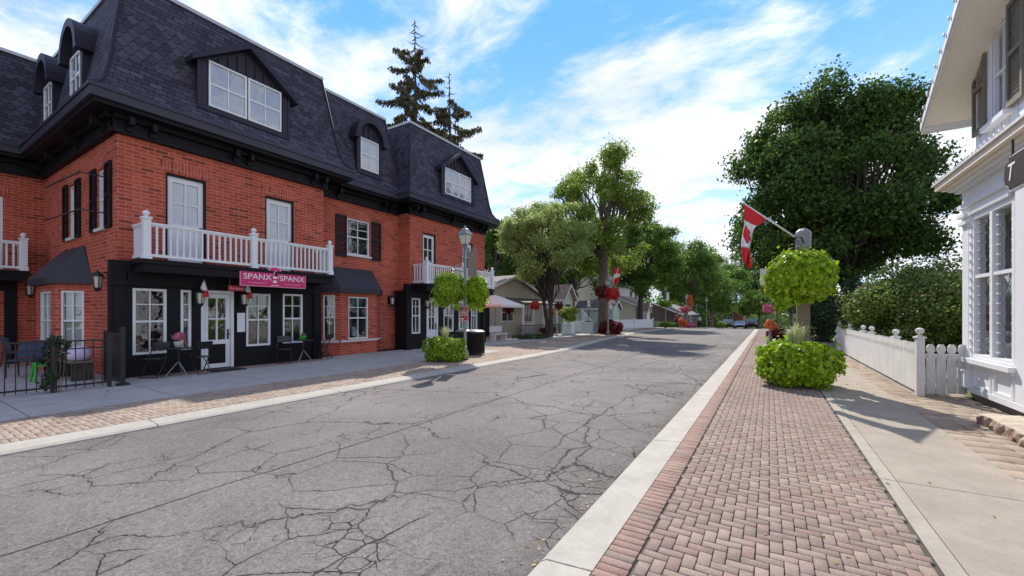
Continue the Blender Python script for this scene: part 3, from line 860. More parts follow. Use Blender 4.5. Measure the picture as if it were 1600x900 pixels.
for a in (3.8, 4.25, 6.2, 6.6, 8.7, 9.1): bracket(FA, a)
for a in (13.6, 14.0, 16.2, 18.6, 19.0): bracket(FA, a)
for a in (10.2, 12.4, 12.8): bracket(FB, a)
for a in (-14.1, -16.2, -18.4, -20.1): bracket(FR, a)
# downpipe
# lintels
def lintel(F, s0, s1, z, curved=True):
    mb = MB(); a, b = s0-.08, s1+.08; k = 8
    pts = [(a-.05+(b-a+.1)*i/k, z+.30+.05*math.sin(math.pi*i/k)) for i in range(k+1)]
    F.poly(mb, [(a, z+.03)]+pts+[(b, z+.03)], .0, .012)
    mb.build('lintel', M['soldier'], BLD)
for h in dA+dC: lintel(FA, h[0], h[1], h[3])
lintel(FB, wB[0], wB[1], wB[3])
lintel(FD, .9, 2.72, 5.3)
for h in RW: lintel(FR, h[0], h[1], h[3])
# balcony doors
def balcony_door(F, h, bright='blind', hinge=0):
    s0, s1, z0, z1 = h
    mb = MB(); F.box(mb, s0, s0+.05, z0, z1, -.14, -.02); F.box(mb, s1-.05, s1, z0, z1, -.14, -.02); F.box(mb, s0+.05, s1-.05, z1-.06, z1, -.14, -.02)
    fr = mb.build('door_frame', M['black'], BLD)
    a, b, c, d = s0+.05, s1-.05, z0, z1-.06
    mb = MB(); D0, D1 = -.13, -.08; sw = .12
    F.box(mb, a, a+sw, c, d, D0, D1); F.box(mb, b-sw, b, c, d, D0, D1); F.box(mb, a+sw, b-sw, d-.14, d, D0, D1)
    F.box(mb, a+sw, b-sw, c, c+.22, D0, D1); F.box(mb, a+sw, b-sw, c+1.0, c+1.12, D0, D1); F.box(mb, a+sw, b-sw, c+.22, c+1.0, D0, D1-.02)
    m_ = (a+b)/2
    F.box(mb, m_-.02, m_+.02, c+1.12, d-.14, D0, D1-.005)
    zz = (c+1.12+d-.14)/2; F.box(mb, a+sw, b-sw, zz-.02, zz+.02, D0, D1-.006)
    F.box(mb, m_-.018, m_+.018, c+.28, c+.94, D0, D1-.004)
    dr = mb.build('door', M['white'], BLD)
    p_ = MB(); F.quad(p_, a+sw, b-sw, c+1.1, d-.12, -.112); p_.build('pane', M['glassb'], dr)
    p_ = MB(); F.quad(p_, a+sw-.02, b-sw+.02, c+1.08, d-.1, -.125); p_.build('blind', M['blind' if bright == 'blind' else 'dark'], dr)
    k = MB(); k.ball(F.P(b-.06, c+1.02, D1+.04), .03); F.box(k, b-.09, b-.03, c+.95, c+1.1, D1, D1+.012); k.build('handle', M['iron'], dr)
for h in dA: balcony_door(FA, h)
for h in dC: balcony_door(FA, h, 'dark')
window(FD, .9, 2.72, 2.93, 5.3, BLD, 3, 3, kind='curtain', sash=False)
# upper windows with shutters
window(FB, wB[0], wB[1], wB[2], wB[3], BLD, 2, 4, kind='dark', sill='wwood', rowsplit=[5.05])
M['charcoal'] = simple('charcoal shutter paint', (.017, .018, .022), .6, .2, spec=.25); shutter(FB, 10.17, 10.66, 3.86, 5.52, BLD, M['charcoal']); shutter(FB, 11.9, 12.40, 3.86, 5.52, BLD, M['charcoal'])
for (a, b, z0, z1) in RW:
    window(FR, a, b, z0, z1, BLD, 2, 2, kind='curtain', sill='wwood')
    shutter(FR, a-.50, a-.04, z0-.06, z1+.06, BLD, M['black']); shutter(FR, b+.04, b+.50, z0-.06, z1+.06, BLD, M['black'])
# balconies
def balcony(X0, X1, Y0, Y1, z=2.92):
    s_ = MB(); s_.box(X0, X1+.04, Y0-.06, Y1+.06, z-.30, z-.03); s_.box(X0, X1+.09, Y0-.11, Y1+.11, z-.10, z-.034); s_.box(X0, X1+.07, Y0-.1, Y1+.1, z-.03, z+.012)
    b = s_.build('balcony', M['black'], BLD)
    r = MB(); rails(r, (X1-.02, Y0), (X1-.02, Y1), z+.01); rails(r, (X1-.02, Y0), (X0+.02, Y0), z+.01); rails(r, (X1-.02, Y1), (X0+.02, Y1), z+.01)
    r.build('railing', M['white'], b)
    for yy in (Y0, (Y0+Y1)/2, Y1):
        q = MB(); post(q, X1-.02, yy, z+.012, 1.0, .15); q.build('post', M['white'], b)
balcony(XA+.001, -12.85, 3.92, 8.88)
balcony(XA+.001, -12.85, 13.65, 18.75)
balcony(XD+.001, -19.75, -3.0, 3.02)
# shop front A
def shopfront(s0, s1, holes, side0=True):
    mb = MB(); wall(mb, FS, s0, s1, 0, 2.62, [h[:4] for h in holes], .12)
    FS.quad(mb, s0, s1, 0, 2.62, -.15)
    Fl = Face((0, s0), (1, 0), (0, -1)); Fl.quad(mb, XA-.5 if s0 > 10 else XA, XA+.15, 0, 2.62, 0)
    Fr = Face((0, s1), (1, 0), (0, 1)); Fr.quad(mb, XB, XA+.15, 0, 2.62, 0)
    mb.add([(XA-.7, s0, 2.62), (XA+.15, s0, 2.62), (XA+.15, s1, 2.62), (XA-.7, s1, 2.62)], [(0, 1, 2, 3)])
    sf = mb.build('shop_front', M['black'], BLD)
    t = MB(); FS.box(t, s0, s1, 2.623, 2.915, -.14, .004)
    for a in (s0, s1-.30):
        FS.box(t, a, a+.30, .0, 2.62, .003, .05); FS.box(t, a+.05, a+.25, .75, 2.2, .05, .065); FS.box(t, a-.03, a+.33, 2.30, 2.42, .05, .10); FS.box(t, a-.02, a+.32, 0, .30, .05, .08)
    FS.box(t, s0+.32, s1-.32, 2.36, 2.62, .003, .07); FS.box(t, s0+.32, s1-.32, 2.31, 2.37, .003, .10)
    t.build('trim', M['black'], sf)
    return sf
def shop_window(h, kind='shop', F=FS, cols=2, rs=None):
    z0, z1 = h[2], h[3]
    return window(F, h[0], h[1], z0, z1, BLD, cols, 2, dep=-.02, kind=kind, fw=.06, rowsplit=[(z0+z1)/2+(z1-z0)*.26], idep=.13 if F is FS else .1)
HA = [(3.86, 4.55, .56, 2.24), (4.86, 5.10, .62, 2.24), (5.33, 6.16, .03, 2.26), (6.52, 7.24, .60, 2.22), (7.64, 8.32, .62, 2.25)]
shopfront(3.43, 8.98, HA)
for i in (0, 3, 4): shop_window(HA[i])
shop_window(HA[1], 'curtain', cols=1)
def shop_door(h, low):
    s0, s1, z0, z1 = h
    mb = MB(); F = FS
    F.box(mb, s0, s0+.07, z0, z1, -.1, .03); F.box(mb, s1-.07, s1, z0, z1, -.1, .03); F.box(mb, s0+.07, s1-.07, z1-.08, z1, -.1, .03)
    a, b = s0+.08, s1-.08; sw = .11
    F.box(mb, a, a+sw, z0+.01, z1-.09, -.09, -.03); F.box(mb, b-sw, b, z0+.01, z1-.09, -.09, -.03); F.box(mb, a+sw, b-sw, z1-.22, z1-.09, -.09, -.03)
    F.box(mb, a+sw, b-sw, .72, .84, -.09, -.03)
    m_ = (a+b)/2; F.box(mb, m_-.02, m_+.02, .84, z1-.22, -.085, -.04); F.box(mb, a+sw, b-sw, 1.43, 1.47, -.085, -.042)
    if not low: F.box(mb, a+sw, b-sw, z0+.01, .72, -.09, -.045)
    else: F.box(mb, a+sw, b-sw, z0+.01, .16, -.09, -.03)
    d = mb.build('shop_door', M['white'], BLD)
    if low:
        q = MB(); F.box(q, a+sw, b-sw, .16, .72, -.09, -.05); q.build('kick_panel', M['black'], d)
    q = MB(); F.quad(q, a+sw, b-sw, .8, z1-.2, -.065); q.build('pane', M['glass'], d)
    q = MB(); F.quad(q, a+sw-.02, b-sw+.02, .8, z1-.2, -.11); q.build('dark_interior', M['dark'], d)
    q = MB(); F.box(q, b-.08, b-.04, .85, 1.15, -.03, -.01); q.ball(F.P(b-.06, 1.0, .01), .03); q.build('handle', M['iron'], d)
shop_door(HA[2], True)
HC = [(13.42, 13.95, .70, 2.30), (14.35, 15.12, .03, 2.35), (15.55, 16.3, .7, 2.3), (16.7, 17.5, .03, 2.35), (17.75, 18.3, .7, 2.3)]
shopfront(13.05, 19.0, HC)
for i in (0, 2, 4): shop_window(HC[i], 'dark')
shop_door(HC[1], False); shop_door(HC[3], False)
# bays
def bay(pts, cp, ztop, holes_by_seg, name='bay_window', z1=2.42):
    """pts: outline in plan from wall to wall"""
    mb = MB(); faces = []
    for (a, b) in zip(pts, pts[1:]):
        t = Vector((b[0]-a[0], b[1]-a[1])); L = t.length; t.normalize(); n = Vector((t.y, -t.x))
        if n.dot(Vector(cp)) < 0: n = -n
        faces.append((Face(a, (t.x, t.y), (n.x, n.y)), L))
    for i, (F, L) in enumerate(faces): wall(mb, F, 0, L, 0, z1, holes_by_seg.get(i, []), .10)
    bay_o = mb.build(name, M['brick'], BLD)
    return faces, bay_o
def small_win(F, h, parent, kind='curtain'):
    s0, s1, z0, z1 = h; mb = MB(); fw = .05; D0, D1 = -.09, -.02
    F.box(mb, s0, s0+fw, z0, z1, D0, D1); F.box(mb, s1-fw, s1, z0, z1, D0, D1); F.box(mb, s0+fw, s1-fw, z0, z0+fw, D0, D1); F.box(mb, s0+fw, s1-fw, z1-fw, z1, D0, D1)
    zm = (z0+z1)/2; F.box(mb, s0+fw, s1-fw, zm-.025, zm+.025, D0, D1-.01); c = (s0+s1)/2; F.box(mb, c-.013, c+.013, z0+fw, z1-fw, D0, D1-.02)
    F.box(mb, s0+fw, s1-fw, zm+.37, zm+.396, D0, D1-.021)
    F.quad(mb, s0, s1, z0, z1, -.16)
    return mb
def bay_windows(F, h, kind):
    return window(F, h[0], h[1], h[2], h[3], BLD, 2, 2, dep=-.04, kind=kind, fw=.05, rowsplit=[(h[2]+h[3])/2+(h[3]-h[2])*.25], idep=.06)
bp = [(XB, 9.45), (XB+.42, 9.78), (XB+.42, 12.15), (XB, 12.48)]
bp = [(XB, 9.42), (XB+.5, 10.02), (XB+.5, 11.75), (XB, 12.35)]
L0 = math.hypot(.5, .6)
hb = {0: [(.20, .62, .60, 2.30)], 1: [(.38, 1.32, .60, 2.26)], }
fcs, _ = bay(bp, (1, 0), 2.4, hb)
bay_windows(fcs[0][0], hb[0][0], 'dark'); bay_windows(fcs[1][0], hb[1][0], 'shop')
def bay_sill(fcs):
    mb = MB()
    for F, L in fcs: F.box(mb, 0.03, L-.03, .50, .58, .002, .06)
    mb.build('sill', M['wwood'], BLD)
bay_sill(fcs)
def bay_roof(pts, n, back, z0=2.42, z1=3.45, over=.16, top=None):
    """hipped black metal hood"""
    n = Vector((*n, 0)); P_ = [Vector((*p, 0)) for p in pts]
    a, b, c, d = P_
    t = (d-a).normalized()
    oa = a-t*over-n*.0; od = d+t*over; ob = b-t*over*.45+n*over; oc = c+t*over*.45+n*over
    lo = [oa, ob, oc, od]
    ta = a+t*.45; td = d-t*.45
    hi = [ta, ta+n*.05, td+n*.05, td]
    mb = MB()
    Z = lambda v, z: (v.x, v.y, z)
    vs = [Z(v, z0-.02) for v in lo]+[Z(v, z0+.16) for v in lo]+[Z(v, z1) for v in hi]
    fs = [(0, 1, 5, 4), (1, 2, 6, 5), (2, 3, 7, 6), (4, 5, 9, 8), (5, 6, 10, 9), (6, 7, 11, 10), (3, 2, 1, 0), (8, 9, 10, 11)]
    mb.add(vs, fs)
    mb.build('bay_roof', M['slateplain'], BLD)
M['slateplain'] = simple('dark hood shingles', (.028, .027, .038), .6, .35, 3., .5, 30)
bay_roof(bp, (1, 0), 0, 2.42, 3.42)
bq = [(-15.75, 3.6), (-16.25, 3.02), (-18.2, 3.02), (-18.7, 3.6)]
hb2 = {0: [(.14, .64, .60, 2.22)], 1: [(.35, 1.55, .60, 2.22)]}
f2, _ = bay(bq, (0, -1), 2.4, hb2)
bay_windows(f2[0][0], hb2[0][0], 'curtain'); bay_windows(f2[1][0], hb2[1][0], 'blind'); bay_sill(f2[:2])
bay_roof(bq, (0, -1), 0, 2.42, 3.48)
# shop front D
mb = MB(); FD.box(mb, -8, 3.0, 2.32, 2.92, .003, .08); FD.box(mb, 2.74, 3.0, 0, 2.32, .003, .06)
dd = mb.build('shop_fascia', M['black'], BLD)
text('7', .28, M['gold'], dd, FD, 2.55, 2.60, .085, 'house_number')
mb = MB(); s0, s1 = 1.1, 2.62
FD.box(mb, s0, s0+.12, .05, 2.3, -.1, -.02); FD.box(mb, s1-.12, s1, .05, 2.3, -.1, -.02); FD.box(mb, s0+.12, s1-.12, 2.16, 2.3, -.1, -.02); FD.box(mb, s0+.12, s1-.12, .05, .85, -.1, -.03)
FD.box(mb, s0+.12, s1-.12, 1.42, 1.47, -.09, -.03); FD.box(mb, 1.83, 1.89, .85, 2.16, -.09, -.031)
d_ = mb.build('shop_door', M['white'], BLD)
q = MB(); FD.quad(q, s0+.12, s1-.12, .85, 2.16, -.06); q.build('pane', M['glass'], d_)
q = MB(); FD.quad(q, s0, s1, .05, 2.3, -.12); q.build('dark_interior', M['dark'], d_)
# dormers
def dormer_gable(F, c, d, zs=7.30):
    """c centre along wall, wide window"""
    hw = 1.28; e = 8.62; pk = 9.52
    mb = MB()
    body = [(c-hw, zs), (c+hw, zs), (c+hw, e), (c, pk), (c-hw, e)]
    F.poly(mb, body, d-1.1, d-.02)
    F.box(mb, c-hw, c-1.06, zs, e-.02, d-.02, d+.03); F.box(mb, c+1.06, c+hw, zs, e-.02, d-.02, d+.03)
    F.box(mb, c-hw-.02, c-hw+.06, zs, e-.02, d+.03, d+.05); F.box(mb, c+hw-.06, c+hw+.02, zs, e-.02, d+.03, d+.05)
    F.box(mb, c-1.06, c+1.06, zs, 7.43, d-.02, d+.03)
    k = -1.0
    while k <= 1.01:
        zt = pk-abs(k)/hw*(pk-e)-.10
        if zt > 8.78: F.box(mb, c+k-.02, c+k+.02, 8.75, zt, d-.02, d+.02)
        k += .25
    o = mb.build('dormer', M['clad'], BLD)
    r = MB(); th = .10
    for sg in (-1, 1):
        p0 = (c, pk+.02); p1 = (c+sg*(hw+.20), e-.14)
        F.poly(r, [p0, p1, (p1[0], p1[1]+th+.06), (c, pk+th+.10)], d-1.2, d+.22)
    r.build('dormer_roof', M['clad'], o)
    F2 = F
    for (a, b) in ((c-1.02, c-.02), (c+.02, c+1.02)):
        mbw = MB(); fw = .05; z0, z1 = 7.45, 8.73; D0, D1 = d-.01, d+.04
        F.box(mbw, a, a+fw, z0, z1, D0, D1); F.box(mbw, b-fw, b, z0, z1, D0, D1); F.box(mbw, a+fw, b-fw, z0, z0+fw, D0, D1); F.box(mbw, a+fw, b-fw, z1-fw, z1, D0, D1)
        zm = (z0+z1)/2; F.box(mbw, a+fw, b-fw, zm-.025, zm+.025, D0, D1-.01); m_ = (a+b)/2; F.box(mbw, m_-.012, m_+.012, z0+fw, z1-fw, D0, D1-.012)
        w_ = mbw.build('window', M['white'], o)
        yield_pane(F, a, b, z0, z1, d, w_)
def yield_pane(F, a, b, z0, z1, d, w_, kind='blind'):
    q = MB(); F.quad(q, a+.02, b-.02, z0+.02, z1-.02, d+.012)
    # panes sit in front of the pale blind
    q2 = MB(); F.quad(q2, a+.02, b-.02, z0+.02, z1-.02, d-.008)
    # nested part limit: pane and blind share the window's level
    q.build('pane', M['glassb'], w_.parent); q2.build('blind', M[kind], w_.parent)
def dormer_arch(F, c, d, w_=.62, kind='blind', z0=7.5, z1=8.78):
    hw = w_; zs = z0-.2; top = z1
    mb = MB(); arc = [(c+hw*math.cos(math.pi*i/12), top-.05+hw*1.15*math.sin(math.pi*i/12)) for i in range(13)]
    F.poly(mb, [(c-hw, zs), (c+hw, zs)]+arc, d-1.1, d-.02)
    win = .46
    F.box(mb, c-hw, c-win, zs, top, d-.02, d+.03); F.box(mb, c+win, c+hw, zs, top, d-.02, d+.03)
    F.box(mb, c-win, c+win, zs, z0-.01, d-.02, d+.03)
    for k in (-.25, 0, .25): F.box(mb, c+k-.018, c+k+.018, top, top-.05+hw*1.15*math.sqrt(1-(k/hw)**2)-.06, d-.02, d+.015)
    o = mb.build('dormer', M['clad'], BLD)
    r = MB(); R0, R1 = hw-.02, hw+.16
    for i in range(12):
        a0, a1 = math.pi*i/12, math.pi*(i+1)/12
        F.poly(r, [(c+R0*math.cos(a0), top-.05+R0*1.15*math.sin(a0)), (c+R1*math.cos(a0), top-.05+R1*1.15*math.sin(a0)), (c+R1*math.cos(a1), top-.05+R1*1.15*math.sin(a1)), (c+R0*math.cos(a1), top-.05+R0*1.15*math.sin(a1))], d-1.2, d+.2)
    for sg in (-1, 1): F.box(r, min(c+sg*R0, c+sg*(R1+.05)), max(c+sg*R0, c+sg*(R1+.05)), top-.12, top-.04, d-1., d+.2)
    r.build('dormer_roof', M['clad'], o)
    mbw = MB(); fw = .05; a, b = c-win+.01, c+win-.01; D0, D1 = d-.01, d+.04
    F.box(mbw, a, a+fw, z0, z1, D0, D1); F.box(mbw, b-fw, b, z0, z1, D0, D1); F.box(mbw, a+fw, b-fw, z0, z0+fw, D0, D1); F.box(mbw, a+fw, b-fw, z1-fw, z1, D0, D1)
    zm = (z0+z1)/2; F.box(mbw, a+fw, b-fw, zm-.025, zm+.025, D0, D1-.01); m_ = c; F.box(mbw, m_-.012, m_+.012, z0+fw, z1-fw, D0, D1-.012)
    wd = mbw.build('window', M['white'], o)
    yield_pane(F, a, b, z0, z1, d, wd, kind)
dormer_gable(FA, 6.48, .28)
dormer_gable(FA, 16.5, .28)
dormer_arch(FB, 11.57, .28)
dormer_arch(FR, -15.95, .22, z0=7.4, z1=8.6); dormer_arch(FR, -18.75, .22, z0=7.4, z1=8.6)
# lanterns on the walls
def wall_lantern(F, a, z, s=1.):
    mb = MB(); P0 = F.P(a, z, 0)
    F.box(mb, a-.06, a+.06, z-.12, z+.22, 0.002, .03)
    F.box(mb, a-.015, a+.015, z+.10, z+.13, .03, .22)
    c = F.P(a, z, .24)
    mb.lathe([(.012, .30), (.035, .27), (.05, .24), (.13, .17), (.14, .15), (.10, .14)], c, 6)
    mb.lathe([(.07, -.16), (.085, -.14), (.06, -.2), (.015, -.24)][::-1], c, 6)
    for i in range(6):
        t = 2*math.pi*i/6
        mb.tube([c+Vector((.105*math.cos(t), .105*math.sin(t), .15)), c+Vector((.075*math.cos(t), .075*math.sin(t), -.15))], .008, 4)
    o = mb.build('wall_lantern', M['iron'], BLD)
    g_ = MB(); g_.lathe([(.06, -.14), (.092, .14)], c, 6); g_.build('lantern_glass', M['lampglass'], o)
wall_lantern(FR, -14.15, 2.38)
wall_lantern(FD, 3.25, 2.36)
wall_lantern(FS, 5.22, 2.02); wall_lantern(FS, 6.36, 2.02)
wall_lantern(FB, 9.25, 2.15); wall_lantern(FB, 12.85, 2.15)
wall_lantern(FS, 14.18, 2.05); wall_lantern(FS, 15.33, 2.05)
# flag-pole rods on the return wall
mb = MB()
for z in (5.02, 4.12):
    mb.tube([(-14.15, 3.56, z), (-14.15, 3.05, z), (-16.9, 2.95, z+.02)], .018, 6); mb.box(-14.2, -14.1, 3.57, 3.598, z-.09, z+.09)
mb.build('sign_bracket', M['iron'], BLD)

# pink shop sign
sx0, sx1 = 5.90, 7.62
FG = Face((-12.80, 0), (0, 1), (1, 0))
SG = thing('shop_sign', (-12.78, 6.75, 2.2), 'long magenta shop sign lettered SPANX twice below the white balcony', 'sign')
zt, zb = 2.86, 2.42
y0_, y1_ = 6.0, 7.93
cy_ = (y0_+y1_)/2
arc = [(cy_+.17*math.cos(math.pi*i/10), zt+.13*math.sin(math.pi*i/10)) for i in range(11)]
mb = MB(); FG.poly(mb, [(y0_, zb), (y1_, zb), (y1_, zt)]+arc+[(y0_, zt)], .005, .03); mb.build('sign_board', M['pink'], SG)
mb = MB(); FG.poly(mb, [(y0_-.02, zb-.02), (y1_+.02, zb-.02), (y1_+.02, zt+.02)]+[(cy_+(a-cy_)*1.12, z+.02) for a, z in arc]+[(y0_-.02, zt+.02)], .0, .024); mb.build('sign_rim', M['pinkrim'], SG)
text('SPANX', .235, M['txt'], SG, FG, y0_+.46, 2.675, .032, ext=.003, sx=1.08)
text('SPANX', .235, M['txt'], SG, FG, y1_-.43, 2.675, .032, ext=.003, sx=1.08)
text('BY SARA BLAKELY', .062, M['pinkrim'], SG, FG, y0_+.46, 2.50, .032, ext=.002)
text('BY SARA BLAKELY', .062, M['pinkrim'], SG, FG, y1_-.43, 2.50, .032, ext=.002)
mb = MB(); FG.box(mb, cy_-.06, cy_+.06, 2.66, 2.72, .03, .034); FG.box(mb, cy_-.06, cy_+.05, 2.53, 2.60, .03, .034); FG.box(mb, cy_-.12, cy_+.12, 2.445, 2.46, .03, .034)
mb.tube([FG.P(cy_-.02, 2.72, .033), FG.P(cy_-.04, 2.82, .033), FG.P(cy_+.03, 2.90, .033)], .012, 5); mb.tube([FG.P(cy_+.08, 2.66, .033), FG.P(cy_+.14, 2.74, .033), FG.P(cy_+.19, 2.66, .033)], .01, 5)
mb.build('emblem', M['txt'], SG)
mb = MB(); FG.poly(mb, [(cy_-.02, 2.73), (cy_+.05, 2.73), (cy_+.07, 2.84), (cy_+.02, 2.87)], .03, .035); mb.build('emblem_figure', M['brown'], SG)
SP = thing('name_plaque', (-13.3, 5.85, 2.3), 'small dark red plaque hung below the left end of the magenta sign', 'sign')
FP = Face((-13.0, 0), (0, 1), (1, 0))
mb = MB(); FP.box(mb, 5.78, 6.22, 2.25, 2.40, -.02, .0); FP.box(mb, 5.82, 5.83, 2.40, 2.63, -.015, -.005); FP.box(mb, 6.17, 6.18, 2.40, 2.63, -.015, -.005); mb.build('board', M['redp'], SP)
text('Boutique', .095, M['pinkrim'], SP, FP, 6.0, 2.325, .002, ext=.001)
# paper notice
q = MB(); FS.box(q, 6.24, 6.46, 1.05, 1.62, .052, .058); setp(q.build('paper_notice', M['white']), 'white paper notice pasted on the black front beside the shop door', 'notice')
# little flags by the door
def small_flag(y_, z_, lab):
    t = thing('small_flag', (XA+.5, y_, z_), lab, 'flag', 'small furled flags on the door lanterns')
    q = MB(); q.tube([(XA+.18, y_, z_-.15), (XA+.46, y_+.02, z_+.42)], .008, 5); q.build('pole', M['wwood'], t)
    for nm, a, b, m in (('white_cloth', .36, .12, 'whitef'), ('red_cloth', .12, -.06, 'redf')):
        q = MB(); vs = []
        rings = 5
        for i in range(rings):
            f = i/(rings-1); zz = z_+a+(b-a)*f; r0 = .02+.10*((.38-(zz-z_))/.44)
            for j in range(8):
                an = 2*math.pi*j/8; rr_ = r0*(1+.35*math.sin(3*an)); vs.append((XA+.42+rr_*math.cos(an)*.6, y_+.02+rr_*math.sin(an), zz))
        q.add(vs, [(i*8+j, i*8+(j+1) % 8, i*8+8+(j+1) % 8, i*8+8+j) for i in range(rings-1) for j in range(8)]+[tuple(range(8)), tuple(range(32, 40))]); q.build(nm, M[m], t, True)
small_flag(5.28, 2.12, 'small furled red and white flag left of the shop door')
small_flag(6.42, 2.12, 'small furled red and white flag right of the shop door')
q = MB(); q.box(-13.3, -12.75, 5.35, 6.15, .013, .028); setp(q.build('door_mat', M['mortar']), 'black door mat in front of the white shop door', 'mat')

# ------------------------------------------------------------------ café furniture
def folding_chair():
    t = thing('folding_chair', (0, 0, 0), 'x', 'chair', 'folding chairs at the cafe tables')
    for sx in (-.2, .2):
        a = MB(); a.tube([(sx, -.22, 0), (sx, -.02, .30), (sx, .20, .82), (sx*.9, .21, .86)], .013, 6); a.build('frame_tube', M['iron'], t)
        b = MB(); b.tube([(sx*.85, .24, 0), (sx*.85, .0, .30), (sx*.85, -.18, .45)], .012, 6); b.build('leg', M['iron'], t)
    s_ = MB(); s_.box(-.19, .19, -.20, .18, .44, .465); s_.build('seat', M['iron'], t)
    b = MB(); b.prism([(-.19, .155, .66), (.19, .155, .66), (.19, .205, .86), (-.19, .205, .86)], (0, .018, 0)); b.build('backrest', M['iron'], t)
    c = MB(); c.tube([(-.2, -.22, .02), (.2, -.22, .02)], .008, 5); c.tube([(-.17, .24, .02), (.17, .24, .02)], .008, 5); c.build('crossbar', M['iron'], t)
    return t
def bistro_table():
    t = thing('bistro_table', (0, 0, 0), 'x', 'table', 'round black cafe tables')
    a = MB(); a.lathe([(.30, .70), (.31, .715), (.30, .73)], (0, 0, 0), 24); a.build('tabletop', M['iron'], t)
    b = MB(); b.tube([(0, 0, .32), (0, 0, .70)], .022, 8); b.build('stem', M['iron'], t)
    for k in range(3):
        an = 2*math.pi*k/3+.4; c = MB(); c.tube([(0, 0, .38), (.10*math.cos(an), .10*math.sin(an), .25), (.27*math.cos(an), .27*math.sin(an), 0.01)], .012, 6); c.build('leg', M['gmetal'], t)
    return t
ch = folding_chair(); tb = bistro_table()
def at(px, py): x, y = G(px, py); return (x, y, .014 if x < -12.9 else .004)
chairs = [((243, 590), R(35), 'black folding chair left of the cafe table under the first shop window'),
          ((312, 584), R(-80), 'black folding chair between the cafe table and the shop door'),
          ((444, 568), R(60), 'black folding chair left of the table with the green vase'),
          ((506, 561), R(-60), 'black folding chair right of the table with the green vase, by the brick wall')]
for i, (p_, a_, l_) in enumerate(chairs):
    if i == 0: ch.location = at(*p_); ch.rotation_euler = (0, 0, a_); ch['label'] = l_
    else: copy_tree(ch, at(*p_), a_, l_)
tb.location = at(279, 588); tb['label'] = 'round black cafe table holding a pot of pink flowers'
copy_tree(tb, at(474, 566), .5, 'round black cafe table holding a small green vase')
def potplant(loc, lab, leaf, r, potmat, seed, cat='potted plant'):
    t = thing('potted_plant', loc, lab, cat)
    a = MB(); a.lathe([(.07, 0), (.10, .12), (.105, .14), (.08, .14)], loc, 12); a.build('pot', M[potmat], t, True)
    V = bush('', (loc[0], loc[1], loc[2]+.14+r*.7), (r, r, r*.8), leaf, 420, .05, '', '', seed=seed, nb=8)
    np_mesh('foliage', V-np.array(loc), 4, M[leaf], t)
x_, y_ = G(279, 588); potplant((x_, y_, .745), 'pot of small pink flowers on the left cafe table', 'pinkleaf', .17, 'wwood', 3)
x_, y_ = G(474, 566); potplant((x_, y_, .735), 'green vase with pale blossoms on the right cafe table', 'whiteflower' if 'whiteflower' in M else 'silverleaf', .07, 'green_pl', 4)
# iron fence, gate
t = thing('iron_fence', (-12.25, 3.1, 0), 'low black iron railing round the corner patio', 'fence')
q = MB(); F = Face((-12.25, 0), (0, 1), (1, 0))
F.box(q, -4, 3.08, .10, .135, -.015, .015); F.box(q, -4, 3.08, 1.02, 1.05, -.018, .018); F.box(q, -4, 3.08, .86, .885, -.012, .012)
y = -3.9
while y < 3.05: F.box(q, y-.008, y+.008, .02 if False else .05, 1.03, -.008, .008); y += .135
q.build('railing', M['iron'], t)
for y in (3.1, 2.26, .2, -2):
    q = MB(); q.box(-12.28, -12.22, y-.03, y+.03, 0.004, 1.15); q.build('post', M['iron'], t)
t = thing('iron_gate', (-13.35, 3.36, 0), 'tall black slatted gate standing open beside the shop corner', 'gate')
q = MB(); F = Face((0, 3.32), (1, 0), (0, -1))
F.box(q, -13.35, -12.3, .06, .12, -.02, .02); F.box(q, -13.35, -12.3, 1.10, 1.16, -.02, .02)
x = -13.3
while x < -12.32: F.box(q, x, x+.07, .12, 1.10, -.012, .012); x += .10
q.build('slat_panel', M['iron'], t)
q = MB(); q.box(-12.3, -12.22, 3.28, 3.36, 0.004, 1.3); q.box(-12.36, -12.16, 3.22, 3.42, .004, .05); q.build('post', M['iron'], t)
q = MB(); q.box(-13.42, -13.36, 3.29, 3.35, 0.0, 1.2); q.build('post', M['iron'], t)
# patio things
def patio_chair(loc, a, lab, g='dark chairs on the corner patio'):
    t = thing('patio_chair', loc, lab, 'chair', g); 
    def mk(nm, mb, m='iron'): 
        o = mb.build(nm, M[m], None); o.parent = t; return o
    m_ = MB(); m_.box(-.24, .24, -.24, .22, .40, .45); mk('seat', m_, 'navy')
    m_ = MB(); m_.prism([(-.24, .20, .48), (.24, .20, .48), (.22, .30, .88), (-.22, .30, .88)], (0, .03, 0)); mk('backrest', m_, 'navy')
    for sx in (-.24, .24):
        m_ = MB(); m_.tube([(sx, -.26, 0), (sx, -.24, .60), (sx, .0, .64), (sx, .24, .62), (sx, .30, 0)], .016, 6); mk('leg', m_)
    t.rotation_euler = (0, 0, a); return t
x_, y_ = G(40, 588); patio_chair((x_, y_, 0), R(60), 'dark patio chair nearest the left edge behind the iron railing')
x_, y_ = G(75, 580); patio_chair((x_, y_, 0), R(-110), 'dark patio chair beside the bright green stool')
x_, y_ = G(30, 572); patio_chair((x_, y_, 0), R(190), 'dark patio chair farthest back near the white shop door')
x_, y_ = G(68, 596)
t = thing('plastic_stool', (x_, y_, 0), 'bright green plastic stool on the patio behind the railing', 'stool')
q = MB(); q.box(x_-.16, x_+.16, y_-.16, y_+.16, .42, .45); q.box(x_-.15, x_+.15, y_-.15, y_+.15, .37, .42); q.build('seat', M['green_pl'], t)
for sx in (-1, 1):
    for sy in (-1, 1):
        q = MB(); q.tube([(x_+sx*.13, y_+sy*.13, .40), (x_+sx*.18, y_+sy*.18, .0)], [.03, .022], 6); q.build('leg', M['green_pl'], t)
x_, y_ = -14.6, 3.05
